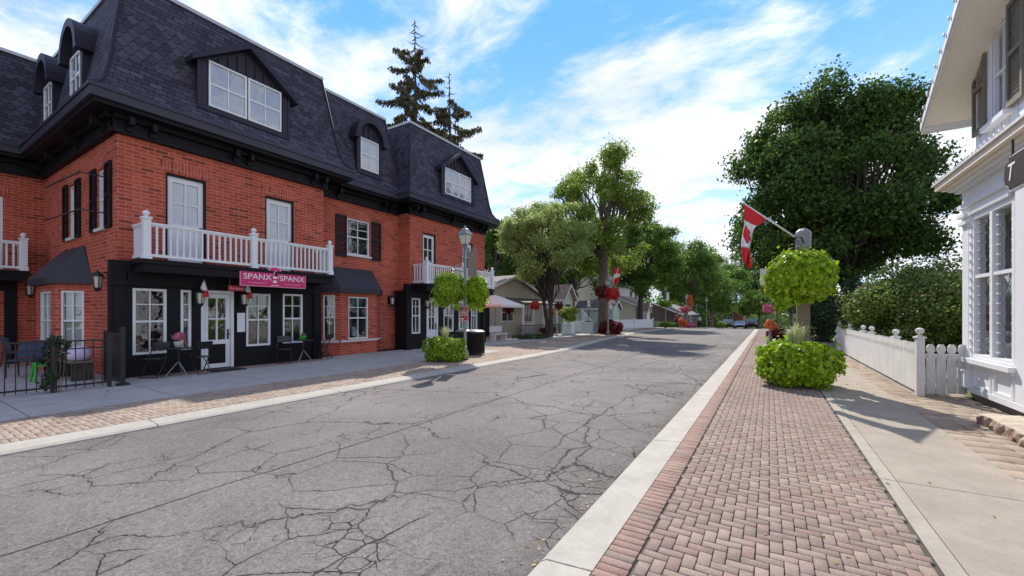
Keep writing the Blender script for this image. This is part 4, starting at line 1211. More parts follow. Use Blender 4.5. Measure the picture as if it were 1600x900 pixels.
t = thing('patio_bench', (x_, y_, 0), 'dark wooden bench against the brick wall by the lantern', 'bench')
q = MB(); q.box(x_-.7, x_+.7, y_-.2, y_+.2, .42, .47); q.build('seat', M['postt'], t)
for sx in (-.62, .62):
    q = MB(); q.box(x_+sx-.04, x_+sx+.04, y_-.18, y_+.18, 0, .42); q.build('leg', M['barkd'], t)
q = MB(); q.lathe([(.05, 0), (.2, .02), (.24, .12), (.22, .24), (.12, .33), (.02, .36)], (-14.05, 3.0, .60), 14)
q = MB(); q.lathe([(.05, 0), (.19, .02), (.23, .12), (.21, .24), (.12, .32), (.02, .35)], (x_+.45, y_, .47), 14); setp(q.build('cushion', M['lilac'], None, True), 'plump pale lilac cushion on the bench under the wall lantern', 'cushion')
# scraggly climber on the railing post
blobs = [(-12.3+random.uniform(-.1, .1), 2.3+random.uniform(-.12, .12), .15+.1*i, .14, .14, .12) for i in range(10)]
V = blobs_leaves(blobs, 700, .07, 5)
t = thing('climbing_plant', (-12.3, 2.3, 0), 'dry dark climbing plant tangled on the railing post', 'plant'); np_mesh('foliage', V-np.array((-12.3, 2.3, 0)), 4, M['arbor'], t)
q = MB()
for k in range(5): q.tube([(-12.32+.02*k, 2.28+.02*k, 0), (-12.36+.05*k, 2.2+.05*k, .5), (-12.3, 2.3+.03*k, 1.15)], .008, 5)
q.build('stem', M['bark'], t)

# ------------------------------------------------------------------ street lamp, baskets, planters
def vine_ball(name, c, r, label, cat, group=None, leaf='limeleaf', n=5200, size=.10, seed=1, hang=None, pot=True, skirt=.35, nb=16):
    t = thing(name, (c[0], c[1], c[2]), label, cat, group)
    if pot:
        q = MB(); q.lathe([(r[0]*.25, -r[2]*.5), (r[0]*.5, -r[2]*.1), (r[0]*.52, .05), (r[0]*.4, .06)], c, 14); q.build('pot', M['barkd'], t)
    if hang:
        q = MB()
        for k in range(3):
            an = 2*math.pi*k/3; q.tube([(c[0]+r[0]*.5*math.cos(an), c[1]+r[0]*.5*math.sin(an), c[2]+.05), hang], .006, 4)
        q.build('hanger', M['iron'], t)
    rnd = random.Random(seed)
    blobs = [(c[0], c[1], c[2]+r[2]*.02, r[0]*.86, r[1]*.86, r[2]*.86)]*5
    for i in range(nb):
        d = Vector((rnd.gauss(0, 1), rnd.gauss(0, 1), rnd.gauss(0, .8))).normalized(); k = rnd.uniform(.26, .38)
        blobs.append((c[0]+d.x*r[0]*(1-k), c[1]+d.y*r[1]*(1-k), c[2]+d.z*r[2]*(1-k), r[0]*k, r[1]*k, r[2]*k))
    for i in range(int(skirt*20)):
        an = rnd.uniform(0, 6.28); f = rnd.uniform(.3, .85)
        blobs.append((c[0]+r[0]*f*math.cos(an), c[1]+r[1]*f*math.sin(an), c[2]-r[2]*rnd.uniform(.45, .45+.6*(1-f*f)+.1), r[0]*.2, r[1]*.2, r[2]*.26))
    V = blobs_leaves(blobs, n, size, seed, .74, .9, .9, .55, .75, .012)
    np_mesh('foliage', V-np.array(c), 4, M[leaf], t)
    return t
def base_planter(c, r, h, label, leaf, n, size, seed, group=None, grassy=True, cat='planter', name='planter', potname='planter_box'):
    """cascading planter on the pavement, c=(x,y,0)"""
    t = thing(name, c, label, cat, group)
    q = MB(); q.lathe([(r*.55, 0.005), (r*.62, h*.55), (r*.66, h*.58), (r*.5, h*.58)], c, 8); q.build(potname, M['barkd'], t)
    rnd = random.Random(seed); blobs = [(c[0], c[1], c[2]+h*.40, r*.80, r*.80, h*.48)]*5
    for i in range(26):
        an = rnd.uniform(0, 6.283); f = rnd.uniform(.45, .80); k = rnd.uniform(.2, .34)
        blobs.append((c[0]+r*f*math.cos(an), c[1]+r*f*math.sin(an), c[2]+h*rnd.uniform(.15, .78-.25*f), r*k, r*k, h*k*.9))
    V = blobs_leaves(blobs, n, size, seed, .74, .85, .9, .55, .8, .012); V[:, 2] = np.maximum(V[:, 2], c[2]+.01)
    np_mesh('foliage', V-np.array(c), 4, M[leaf], t)
    if grassy:
        r_ = np.random.RandomState(seed); VV = []
        k = 130
        for i in range(k):
            an = r_.rand()*6.283; L = h*(.22+.30*r_.rand()); out = r_.rand()*.9
            p0 = np.array([c[0]+r*.15*math.cos(an)*r_.rand(), c[1]+r*.15*math.sin(an)*r_.rand(), c[2]+h*.82])
            d = np.array([math.cos(an), math.sin(an), 0.]); sd = np.array([-d[1], d[0], 0])*.007*(h/1.)
            p1 = p0+d*L*out*.35+np.array([0, 0, L*.75]); p2 = p0+d*L*out*.95+np.array([0, 0, L*(1.0-.45*out)])
            VV += [p0-sd, p0+sd, p1+sd, p1-sd, p1-sd, p1+sd, p2+sd*.2, p2-sd*.2]
        np_mesh('ornamental_grass', np.array(VV)-np.array(c), 4, M['grassleaf'], t)
    return t
# left lamp group
LX, LY = -9.0, 11.45
def street_lamp(loc, label, h=4.05, banner=True, s=1., group=None, bcol='postt', arms=((0, -.72, 3.05), (0, .62, 3.0)), bside=1):
    x, y, z = loc
    t = thing('street_lamp', loc, label, 'street lamp', group)
    q = MB(); q.lathe([(.12, 0), (.13, .25), (.08, .32), (.055, .5), (.045, h)], loc, 12); q.build('pole', M['gmetal'], t, True)
    q = MB(); c = (x, y, z+h)
    q.lathe([(.05, -.02), (.09, .04), (.06, .08), (.13, .12)], c, 8)
    q.lathe([(.27, .44), (.28, .46), (.12, .66), (.05, .69), (.03, .76), (.005, .8)], c, 4, math.pi/4)
    for k in range(4):
        an = math.pi/4+k*math.pi/2; q.tube([(x+.13*math.cos(an), y+.13*math.sin(an), z+h+.12), (x+.24*math.cos(an), y+.24*math.sin(an), z+h+.45)], .012, 4)
    hd = q.build('lamp_head', M['gmetal'], t)
    q = MB(); q.lathe([(.12, .13), (.225, .44)], c, 4, math.pi/4); q.build('lamp_glass', M['lampglass'], hd)
    q = MB()
    for ax, ay, az in arms:
        q.tube([(x, y, z+az), (x+ax, y+ay, z+az+.02)], .016, 6)
        pts = [(x+ax*f, y+ay*f, z+az+.02+.22*math.sin(math.pi*f)*(1-.3*f)) for f in (0, .2, .4, .6, .8, .95)]
        q.tube(pts, .012, 6)
        cc = Vector((x+ax*.9, y+ay*.9, z+az+.10)); q.tube([cc+Vector((ax*.12*math.cos(a), ay*.12*math.cos(a), .08*math.sin(a))) for a in (0, 1, 2, 3, 4, 5)], .010, 5)
    q.build('scroll_arm', M['gmetal'], t)
    if banner:
        q = MB(); q.box(x+.0, x+.30, y+.10*bside, y+.12*bside, z+h-1.05, z+h-.10) if False else q.hexa([(x+.08, y+.05, z+h-1.0), (x+.34, y+.22, z+h-1.0), (x+.33, y+.235, z+h-1.0), (x+.07, y+.065, z+h-1.0), (x+.08, y+.05, z+h-.12), (x+.34, y+.22, z+h-.05), (x+.33, y+.235, z+h-.05), (x+.07, y+.065, z+h-.12)])
        q.build('banner', M[bcol], t)
        q = MB(); q.tube([(x, y, z+h-.06), (x+.36, y+.24, z+h-.02)], .012, 5); q.tube([(x, y, z+h-1.03), (x+.36, y+.24, z+h-1.03)], .01, 5); q.build('banner_arm', M['gmetal'], t)
    return t
street_lamp((LX, LY, 0), 'grey street lamp with lantern head and narrow banner before the brick building', h=3.88)
vine_ball('hanging_basket', (-9.15, 10.78, 2.42), (.63, .63, .60), 'lime green hanging basket nearer the viewer on the grey lamp, larger of its two', 'hanging basket', 'lime hanging baskets on the grey lamp', 'limeleaf2', 8500, .062, 21, (-9.0, 10.73, 3.05), skirt=.5)
vine_ball('hanging_basket', (-8.95, 12.02, 2.38), (.52, .52, .62), 'lime green hanging basket behind the grey lamp, trailing lower', 'hanging basket', 'lime hanging baskets on the grey lamp', 'limeleaf', 7000, .062, 22, (-9.0, 12.07, 3.0), skirt=.9)
base_planter((-9.28, 10.72, 0), .74, .92, 'cascading green planter at the foot of the grey street lamp', 'limeleaf2', 13000, .062, 31)
t = thing('parking_sign', (LX+.06, LY-.1, 1.3), 'small dark red notice sign strapped to the grey lamp pole', 'sign')
ang = YAW; ta = (math.cos(ang*.6), math.sin(ang*.6)); na = (ta[1], -ta[0])
FN = Face((LX+.02, LY-.09), ta, na)
q = MB(); FN.box(q, -.17, .17, 1.33, 1.86, 0, .012); q.build('sign_plate', M['redp'], t)
q = MB()
for a, b, c, d in ((-.155, .155, 1.835, 1.85), (-.155, .155, 1.34, 1.355), (-.155, -.143, 1.355, 1.835), (.143, .155, 1.355, 1.835), (-.10, .10, 1.63, 1.645), (-.12, .12, 1.535, 1.55), (-.12, .0, 1.40, 1.43)): FN.box(q, a, b, c, d, .012, .015)
q.build('sign_border', M['txt'], t)
text('NO', .08, M['txt'], t, FN, 0, 1.77, .013, ext=.001); text('PARKING', .062, M['txt'], t, FN, 0, 1.69, .013, ext=.001); text('ANY TIME', .055, M['txt'], t, FN, 0, 1.59, .013, ext=.001)
def litter_bin():
    t = thing('litter_bin', (0, 0, 0), 'x', 'litter bin', 'slatted litter bins by the kerb')
    q = MB()
    for k in range(24):
        an = 2*math.pi*k/24; c, s_ = math.cos(an), math.sin(an); q.box(c*.32-.018, c*.32+.018, s_*.32-.018, s_*.32+.018, .06, .86)
    q.lathe([(.30, .05), (.34, .06), (.34, .10), (.30, .10)], n=24); q.lathe([(.30, .82), (.35, .83), (.35, .88), (.30, .88)], n=24); q.build('slatted_body', M['iron'], t)
    q = MB(); q.lathe([(.29, .08), (.29, .84)], n=20); q.build('liner', M['dark'], t)
    q = MB(); q.lathe([(.34, .885), (.35, .91), (.26, .96), (.12, .97)], n=24); q.build('lid', M['gmetal'], t)
    return t
b1 = litter_bin(); b1.location = (-9.72, 13.05, 0); b1['label'] = 'black slatted litter bin with grey lid, nearer of the two by the kerb'
copy_tree(b1, (-10.3, 13.05, 0), .3, 'black slatted litter bin with grey lid, hidden partly behind the planter')

# right planter, post, basket, flag
PX, PY = .50, 11.25
base_planter((PX, PY, 0), .86, 1.12, 'wide cascading lime green planter with tall striped grass on the right pavement', 'limeleaf', 20000, .098, 41)
t = thing('pavement_post', (.70, 12.3, 0), 'square taupe post behind the big lime planter', 'post')
q = MB(); q.box(.70-.13, .70+.13, 12.3-.13, 12.3+.13, 0, 3.2); q.build('shaft', M['postt'], t)
q = MB(); q.box(.57-.02, .83+.02, 12.15, 12.45, 3.2, 3.25); q.lathe([(.16, 0), (.17, .28), (.15, .34), (.08, .40), (.02, .42)], (.70, 12.3, 3.25), 8); q.build('lamp_head', M['gmetal'], t, False)
q = MB(); q.tube([(.70, 12.2, 3.30), (.62, 11.6, 3.36), (.50, 11.25, 3.30)], .02, 6); q.build('basket_arm', M['iron'], t)
vine_ball('hanging_basket', (.60, 11.35, 2.42), (.70, .70, .64), 'huge round lime green hanging basket above the right pavement', 'hanging basket', None, 'limeleaf', 20000, .098, 51, (.5, 11.25, 3.30), skirt=.3, nb=22)
# flag on angled pole
fp0 = Vector((.62, 12.2, 3.38)); tip = Vector(T(1161, 9.8, 317))
t = thing('canadian_flag', tuple(fp0), 'large red and white maple leaf flag drooping from an angled white pole', 'flag')
q = MB(); q.tube([fp0, tip], [.022, .016], 8); q.ball(tip, .035); q.build('flagpole', M['white'], t, True)
hd = (fp0-tip).normalized()
# cloth: hoist along the pole, fly hangs down
def clothP(u, v):
    """u 0..1 along hoist (tip -> down the pole), v 0..1 along the fly"""
    k = min(1, v/.42); k = k*k*(3-2*k)
    gth = 1-.58*k
    h = tip+hd*(.02+.66*u*gth)
    w_ = min(1, v*2.2)
    return Vector((h.x-.03*v+.035*math.sin(v*7+u*6)*w_, h.y+.085*math.sin(u*8.5+v*3)*w_, h.z-1.40*v*(1-.16*u*(1-v))+.0))
nu, nv = 22, 44
vs = [clothP(i/nu, j/nv) for j in range(nv+1) for i in range(nu+1)]
fsR, fsW, fsL = [], [], []
LEAF = [(0, 1), (.16, .70), (.34, .78), (.28, .38), (.52, .62), (.58, .48), (.90, .52), (.80, .30), (.92, .20), (.46, -.16), (.52, -.36), (.05, -.28), (.05, -.75)]
LEAF = LEAF+[(-a, b) for a, b in LEAF[::-1]]
def inpoly(x, y, P):
    c = False; j = len(P)-1
    for i in range(len(P)):
        if (P[i][1] > y) != (P[j][1] > y) and x < (P[j][0]-P[i][0])*(y-P[i][1])/(P[j][1]-P[i][1])+P[i][0]: c = not c
        j = i
    return c
for j in range(nv):
    for i in range(nu):
        v = (j+.5)/nv; u = (i+.5)/nu; f = (j*(nu+1)+i, j*(nu+1)+i+1, (j+1)*(nu+1)+i+1, (j+1)*(nu+1)+i)
        if v < .27 or v > .73 or inpoly((v-.5)/.19*1.0, (.5-u)/.40, LEAF): fsR.append(f)
        else: fsW.append(f)
for nm, fs, mm in (('red_cloth', fsR, 'redf'), ('white_cloth', fsW, 'whitef')):
    q = MB(); q.add(vs, fs); o = q.build(nm, M[mm], t, True)
    sol = o.modifiers.new('s', 'SOLIDIFY'); sol.thickness = .003

# ------------------------------------------------------------------ WHITE PICKET FENCE
t = thing('picket_fence', (2.5, 11.1, 0), 'white picket fence with ball topped posts beside the right pavement', 'fence')
def picket(F, mb, a, w, h, z0=.06):
    b = w*.5
    pts = [(a-b, z0), (a+b, z0), (a+b, h-.28), (a+b*.55, h-.22), (a+b*.55, h-.18), (a+b, h-.12), (a+b*.9, h-.05), (a+b*.45, h), (a-b*.45, h), (a-b*.9, h-.05), (a-b, h-.12), (a-b*.55, h-.18), (a-b*.55, h-.22), (a-b, h-.28)]
    F.poly(mb, pts, .0, .022)
def wpost(x, y, h=1.12, par=None):
    q = MB(); q.box(x-.06, x+.06, y-.06, y+.06, 0, h); q.box(x-.085, x+.085, y-.085, y+.085, h, h+.03); q.box(x-.05, x+.05, y-.05, y+.05, h+.03, h+.05)
    q.lathe([(.03, 0), (.025, .03), (.06, .05), (.072, .09), (.06, .13), (.01, .155)], (x, y, h+.05), 14); q.build('post', M['wwood'], par, False)
FF = Face((2.5, 0), (0, 1), (-1, 0)); rp = random.Random(2)
ps = [11.1, 13.35, 16.1, 17.4, 19.9, 22.8]
for y in ps: wpost(2.5 if y == ps[0] else 2.585, y, 1.12 if y == ps[0] else 1.02, par=t)
q = MB(); 
for a, b in zip(ps, ps[1:]):
    k = int((b-a)/.118); L = (b-a-(.06 if a == ps[0] else 0))/k
    if a != ps[0]: a -= .06
    for i in range(k): picket(FF, q, a+.06+L*(i+.5)+rp.uniform(-.004, .004), L*.88, 1.02+rp.uniform(-.012, .012))
q.build('pickets', M['wwood'], t)
for z in (.28, .80):
    q = MB(); FF.box(q, 11.16, 22.74, z, z+.08, -.05, -.001); q.build('rail', M['wwood'], t)
t = thing('picket_gate', (2.56, 11.15, 0), 'short white picket gate between fence end and white house', 'gate')
L = math.hypot(.72, .34); FGt = Face((2.57, 11.12), (.72/L, .34/L), (.34/L, -.72/L))
q = MB(); 
for i in range(4): picket(FGt, q, .10+.185*i, .155, 1.0, .05)
q.build('pickets', M['wwood'], t)
for z in (.26, .72):
    q = MB(); FGt.box(q, .0, L, z, z+.09, -.04, -.001); q.build('rail', M['wwood'], t)

# ------------------------------------------------------------------ WHITE HOUSE (right)
HX, HYc = 3.25, 11.5
WH = thing('white_house', (HX, HYc, 0), 'white boarded shop house with gable, bracketed cornice and large display window', 'house')
FH = Face((HX, 0), (0, 1), (-1, 0)); FU = Face((HX+.10, 0), (0, 1), (-1, 0))
LW = (9.55, 11.12, .78, 3.42)
UW = (10.08, 10.72, 4.95, 6.55)
q = MB(); wall(q, FU, 5.0, 11.45, 4.0, 8.6, [UW], .1)
# gable cut: keep wall below the roof line by building it as pieces
q = MB()
def gz(y): return 5.72+.68*(11.98-y) if y > 8.3 else 5.72+.68*(y-4.62)
ys_ = [5.0, 6.5, 8.3, 10.08, 10.72, 11.4]
for a, b in zip(ys_, ys_[1:]):
    z0 = 4.0
    if (a, b) == (10.08, 10.72):
        FU.quad(q, a, b, 4.0, UW[2], 0); z0 = UW[3]; FU.poly(q, [(a, z0), (b, z0), (b, max(z0+.01, gz(b)-.02)), (a, gz(a)-.02)], -.002, 0)
        for c0 in (a, b): q.add([FU.P(c0, UW[2], 0), FU.P(c0, UW[3], 0), FU.P(c0, UW[3], -.1), FU.P(c0, UW[2], -.1)], [(0, 1, 2, 3)])
    else: q.add([FU.P(a, z0), FU.P(b, z0), FU.P(b, gz(b)-.02), FU.P(a, gz(a)-.02)], [(0, 1, 2, 3)])
F2 = Face((0, 11.4), (1, 0), (0, 1)); F2.quad(q, HX+.1, 12, 4.0, 6.1, 0); F2.quad(q, HX+.1, 12, 0, 4.0, 0); Face((0, 5.0), (1, 0), (0, -1)).quad(q, HX, 12, 0, 6.1, 0); Face((12, 0), (0, 1), (1, 0)).quad(q, 5, 11.4, 0, 6., 0)
q.build('upper_wall', M['wsid'], WH)
q = MB(); wall(q, FH, 5.0, 11.5, .18, 4.0, [LW], .1); Face((0, 11.5), (1, 0), (0, 1)).quad(q, HX, HX+.6, .18, 4., 0)
q.build('lower_wall', M['wwhite'] if 'wwhite' in M else M['white'], WH)
q = MB(); FH.box(q, 5, 11.45, -.05, .20, -.6, -.04); q.build('foundation', M['postt'], WH)
# roof & rake
q = MB(); ov = .55
for s_ in (1, -1):
    if s_ == 1: a, b = (12.06, 5.45), (8.3, 5.45+.68*3.76)
    else: a, b = (4.54, 5.45), (8.3, 5.45+.68*3.76)
    vs = [(HX-.48, a[0], a[1]), (HX-.48, b[0], b[1]), (12.5, b[0], b[1]), (12.5, a[0], a[1])]
    q.add(vs+[(x, y, z+.14) for x, y, z in vs], [(0, 1, 2, 3), (7, 6, 5, 4), (0, 4, 5, 1), (1, 5, 6, 2), (2, 6, 7, 3), (3, 7, 4, 0)])
rf = q.build('roof_soffit', M['cream'], WH)
q = MB()
for s_ in (1, -1):
    a, b = ((12.12, 5.56), (8.3, 5.56+.68*3.82)) if s_ == 1 else ((4.48, 5.56), (8.3, 5.56+.68*3.82))
    vs = [(HX-.52, a[0], a[1]), (HX-.52, b[0], b[1]), (12.55, b[0], b[1]), (12.55, a[0], a[1])]
    q.add(vs+[(x, y, z+.06) for x, y, z in vs], [(0, 1, 2, 3), (7, 6, 5, 4), (0, 4, 5, 1), (1, 5, 6, 2), (2, 6, 7, 3), (3, 7, 4, 0)])
q.build('roof', simple('red brown roof metal', (.16, .075, .07), .5, .2, 3.), WH)
q = MB()
for k, (dz, d0, d1) in enumerate(((-.06, .482, .51), (-.0, .51, .53))):
    pts = [(12.06, 5.45+dz), (8.3, 5.45+dz+.68*3.76), (8.3, 5.45+.68*3.76+.15), (12.06, 5.60)]
    F_ = Face((HX, 0), (0, 1), (-1, 0)); F_.poly(q, pts, d0, d1)
q.box(HX-.50, 12.4, 11.96, 12.10, 5.40, 5.58); q.build('rake_board', M['wwood'], WH)
# bulbs along the rake and cornice
def bulbs(pts):
    first = None
    for p in pts:
        p = Vector(p)
        if first is None:
            mb = MB(); mb.lathe([(.003, -.06), (.012, -.05), (.018, -.02), (.014, .0), (.010, .02)], tuple(p), 8); first = mb.build('light_bulb', M['white'], WH, True); p0 = p
        else: o = first.copy(); COL.objects.link(o); o.parent = WH; o.location = p-p0
bulbs([(HX-.55, 12.0-.24*i, 5.70+.24*.68*i) for i in range(15)])
# corner boards, cornice, frieze
q = MB(); FH.box(q, 11.24, 11.53, .18, 3.70, .003, .045); FH.box(q, 11.20, 11.56, 3.30, 3.36, .0, .10); FH.box(q, 11.20, 11.56, 3.44, 3.50, .0, .12); FH.box(q, 11.20, 11.56, .20, .50, .0, .11); FH.box(q, 11.22, 11.54, .5, .54, .0, .13)
q.build('pilaster', M['white'], WH)
q = MB(); FH.box(q, 9.2, 9.48, .18, 3.495, .003, .045); q.build('pilaster', M['white'], WH)
q = MB(); FH.box(q, 7.8, 8.1, .18, 3.495, .003, .045); q.build('pilaster', M['white'], WH)
q = MB(); FH.box(q, 5, 11.60, 3.62, 3.70, .0, .10); FH.box(q, 5, 11.52, 3.50, 3.62, .0, .05)
FH.box(q, 5, 11.56, 3.70, 3.96, .003, .04); FH.box(q, 5, 11.66, 3.96, 4.02, .0, .12); FH.box(q, 5, 11.72, 4.02, 4.06, .0, .2)
q.build('entablature', M['white'], WH)
q = MB(); FH.poly(q, [(5, 4.06), (11.78, 4.06), (11.78, 4.10), (5, 4.10)], 0, .28); FH.poly(q, [(5, 4.10), (11.84, 4.10), (11.84, 4.20), (5, 4.20)], -.1, .36); q.build('cornice_soffit', M['cream'], WH)
q = MB(); q.hexa([FH.P(5, 4.203, .40), FH.P(11.88, 4.203, .40), FH.P(11.88, 4.203, -.11), FH.P(5, 4.203, -.11), FH.P(5, 4.24, .40), FH.P(11.88, 4.24, .40), FH.P(11.80, 4.36, -.11), FH.P(5, 4.36, -.11)]); q.build('cornice_roof', M['wwood'], WH)
bulbs([FH.P(11.80-.16*i, 4.27, .39) for i in range(20)])
# dentils over the window
q = MB()
for i in range(24): FH.box(q, 9.62+.065*i, 9.62+.065*i+.035, 3.44, 3.49, .045, .075)
q.build('dentil_trim', M['white'], WH)
# display window
q = MB(); a, b, c, d = LW
FH.box(q, a, a+.08, c, d, -.09, .03); FH.box(q, b-.08, b, c, d, -.09, .03); FH.box(q, a+.08, b-.08, d-.08, d, -.09, .03); FH.box(q, a+.08, b-.08, c, c+.08, -.09, .03)
m_ = a+.80; FH.box(q, m_-.05, m_+.05, c+.08, d-.08, -.09, .03)
zt_ = 2.28; FH.box(q, a+.08, m_-.05, zt_-.03, zt_+.03, -.08, .02); FH.box(q, m_+.05, b-.08, zt_-.03, zt_+.03, -.08, .02)
FH.box(q, b-.001, b+.12, c-.02, d+.06, .003, .04)
wn = q.build('window', M['white'], WH)
q = MB(); FH.quad(q, a+.05, b-.05, c+.05, d-.05, -.045); q.build('pane', M['glass'], wn)
q = MB(); FH.quad(q, a-.6, b+.3, c-.5, d+.3, -1.4); q.build('shop_display', simple('dim green room', (.035, .045, .035), .8, .5, 1.5), wn)
q = MB(); FH.box(q, a-.1, b+.16, c-.09, c-.01, .0, .13); FH.box(q, a-.06, b+.13, c-.15, c-.09, .0, .08); q.build('sill', M['white'], wn)
q = MB()
for sx in (a+.15, m_-.13, m_+.13, b-.13, b+.06):
    z = c+.15
    while z < d-.15:
        FH.poly(q, [(sx-.04, z), (sx+.035, z+.012), (sx+.04, z+.03), (sx-.03, z+.03)], .04 if sx > b else -.035, .075 if sx > b else .0); z += .165
q.build('light_string', M['white'], WH)
# panels below
q = MB()
for (s0, s1) in ((9.60, 10.30), (10.38, 11.10)):
    FH.box(q, s0, s0+.05, .24, .62, .0, .03); FH.box(q, s1-.05, s1, .24, .62, .0, .03); FH.box(q, s0+.05, s1-.05, .24, .29, .0, .03); FH.box(q, s0+.05, s1-.05, .57, .62, .0, .03)
FH.box(q, 5.0, 11.24, .13, .23, .0, .05)
q.build('panel_moulding', M['white'], WH)
# upper window & shutters
window(FU, *UW, WH, 2, 2, dep=-.03, kind='dark', fw=.06, sill='white')
q = MB(); FU.box(q, UW[0]-.10, UW[0], UW[2]-.02, UW[3]+.1, .0, .03); FU.box(q, UW[1], UW[1]+.10, UW[2]-.02, UW[3]+.1, .0, .03); FU.box(q, UW[0]-.12, UW[1]+.12, UW[2]-.10, UW[2]-.02, .0, .12); q.build('window_trim', M['white'], WH)
shutter(FU, UW[1]+.10, UW[1]+.60, UW[2]-.02, UW[3]+.05, WH, M['shutg'], .04); shutter(FU, UW[0]-.60, UW[0]-.10, UW[2]-.02, UW[3]+.05, WH, M['shutg'], .04)
# hanging shop sign
t = thing('house_sign', (2.95, 8.8, 3.6), 'dark brown scalloped sign board with white script hung on the white house', 'sign')
FT = Face((HX-.30, 0), (0, 1), (-1, 0))
def sgn(k): 
    c = 8.30; w_, h_ = .66*k, .235*k if False else .23+ (k-1)*.3
    w_ = .66+(k-1)*.3
    return [(c-w_*.9, 3.6-h_), (c+w_*.78, 3.6-h_), (c+w_*.80, 3.6-h_*.75), (c+w_*.95, 3.6-h_*.6), (c+w_, 3.6-h_*.2), (c+w_, 3.6+h_*.2), (c+w_*.95, 3.6+h_*.6), (c+w_*.80, 3.6+h_*.75), (c+w_*.78, 3.6+h_), (c-w_*.9, 3.6+h_)]
q = MB(); FT.poly(q, sgn(1.06), 0, .02); q.build('sign_rim', M['txt'], t)
q = MB(); FT.poly(q, sgn(1.), .02, .03); q.build('sign_board', M['brown'], t)
q = MB(); FT.box(q, 8.0, 8.03, 3.83, 4.07, .0, .02); FT.box(q, 8.75, 8.78, 3.83, 4.07, .0, .02); q.build('hanger', M['iron'], t)
text('T', .34, M['txt'], t, FT, 8.78, 3.6, .034, shear=.25, ext=.003)
# stone step
rnd = random.Random(4)
q = MB(); x0, x1, y0, y1 = 2.58, 3.24, 7.2, 8.75
nx, ny = 8, 16
top = [[(x0+(x1-x0)*i/nx+rnd.uniform(-.02, .02)*(i < nx)+.10*(j == ny)*(i == 0), y0+(y1-y0)*j/ny+rnd.uniform(-.015, .015), .155+rnd.uniform(-.008, .008)) for j in range(ny+1)] for i in range(nx+1)]
vs = [v for r_ in top for v in r_]; fs = [(i*(ny+1)+j, (i+1)*(ny+1)+j, (i+1)*(ny+1)+j+1, i*(ny+1)+j+1) for i in range(nx) for j in range(ny)]
n0 = len(vs)
def idx(i, j): return i*(ny+1)+j
rim = [idx(0, j) for j in range(ny+1)]+[idx(i, ny) for i in range(1, nx+1)]+[idx(nx, j) for j in range(ny-1, -1, -1)]+[idx(i, 0) for i in range(nx-1, 0, -1)]
m1 = [(vs[k][0]+rnd.uniform(-.045, .02), vs[k][1]+rnd.uniform(-.03, .035), .08+rnd.uniform(-.02, .02)) for k in rim]; m2 = [(vs[k][0]+rnd.uniform(-.02, .03), vs[k][1]+rnd.uniform(-.03, .01), 0) for k in rim]
vs += m1+m2; K = len(rim)
for k in range(K):
    fs.append((rim[k], rim[(k+1) % K], n0+(k+1) % K, n0+k)); fs.append((n0+k, n0+(k+1) % K, n0+K+(k+1) % K, n0+K+k))
q.add(vs, fs); setp(q.build('stone_step', M['stone']), 'rough pale flagstone step before the white house', 'step')

# ------------------------------------------------------------------ TREES AND SHRUBS
tree('maple_tree', (4.2, 31, 0), (3.1, 31, 8.9), (6.3, 5.8, 6.9), 'mapleleaf', 120000, .20, 'huge dark round maple behind the picket fence and shrub', seed=12, trunk_r=.42, nb=140, bark='barkd', blob=(.11, .21), shell=.25, split=.3, env=.95)
# big shrub behind the fence
def shrub(name, c, r, leaf, n, size, lab, cat='shrub', group=None, seed=1, stems=True, nb=20):
    base = (c[0], c[1], zg(c[1]))
    t = thing(name, base, lab, cat, group)
    V = bush('', c, r, leaf, n, size, '', '', seed=seed, nb=nb, base=base, shell=.6, outward=.5)
    np_mesh('foliage', V-np.array(base), 4, M[leaf], t)
    if stems:
        rnd = random.Random(seed); q = MB()
        for k in range(7):
            a = rnd.uniform(0, 6.28); q.tube([(base[0]+.15*math.cos(a), base[1]+.15*math.sin(a), base[2]), (c[0]+r[0]*.3*math.cos(a), c[1]+r[1]*.3*math.sin(a), base[2]+(c[2]-base[2])*.7), (c[0]+r[0]*.6*math.cos(a+.4), c[1]+r[1]*.6*math.sin(a+.4), c[2]+r[2]*.5)], [.05, .04, .012], 6)
        q.build('stem', M['bark'], t, True)
    return t
shrub('large_shrub', (4.9, 20.3, 1.75), (2.75, 3.2, 1.95), 'hedgeleaf', 52000, .085, 'large rounded yellow green shrub overhanging the white picket fence', seed=8, nb=30)
shrub('cedar_shrub', (3.5, 24.8, 1.6), (.9, 1.1, 2.0), 'arbor', 9000, .10, 'dark green cedar at the far end of the picket fence', seed=9)
shrub('cedar_shrub', (2.6, 29.5, 1.7), (1.3, 2.2, 2.2), 'arbor', 9000, .12, 'dark clipped evergreen behind the right pavement lamps', seed=10)
tree('garden_tree', (10.5, 24, 0), (10.5, 25, 5.2), (3.8, 4, 4.), 'midleaf', 16000, .22, 'green garden tree behind the white house', seed=13, trunk_r=.2, nb=26)
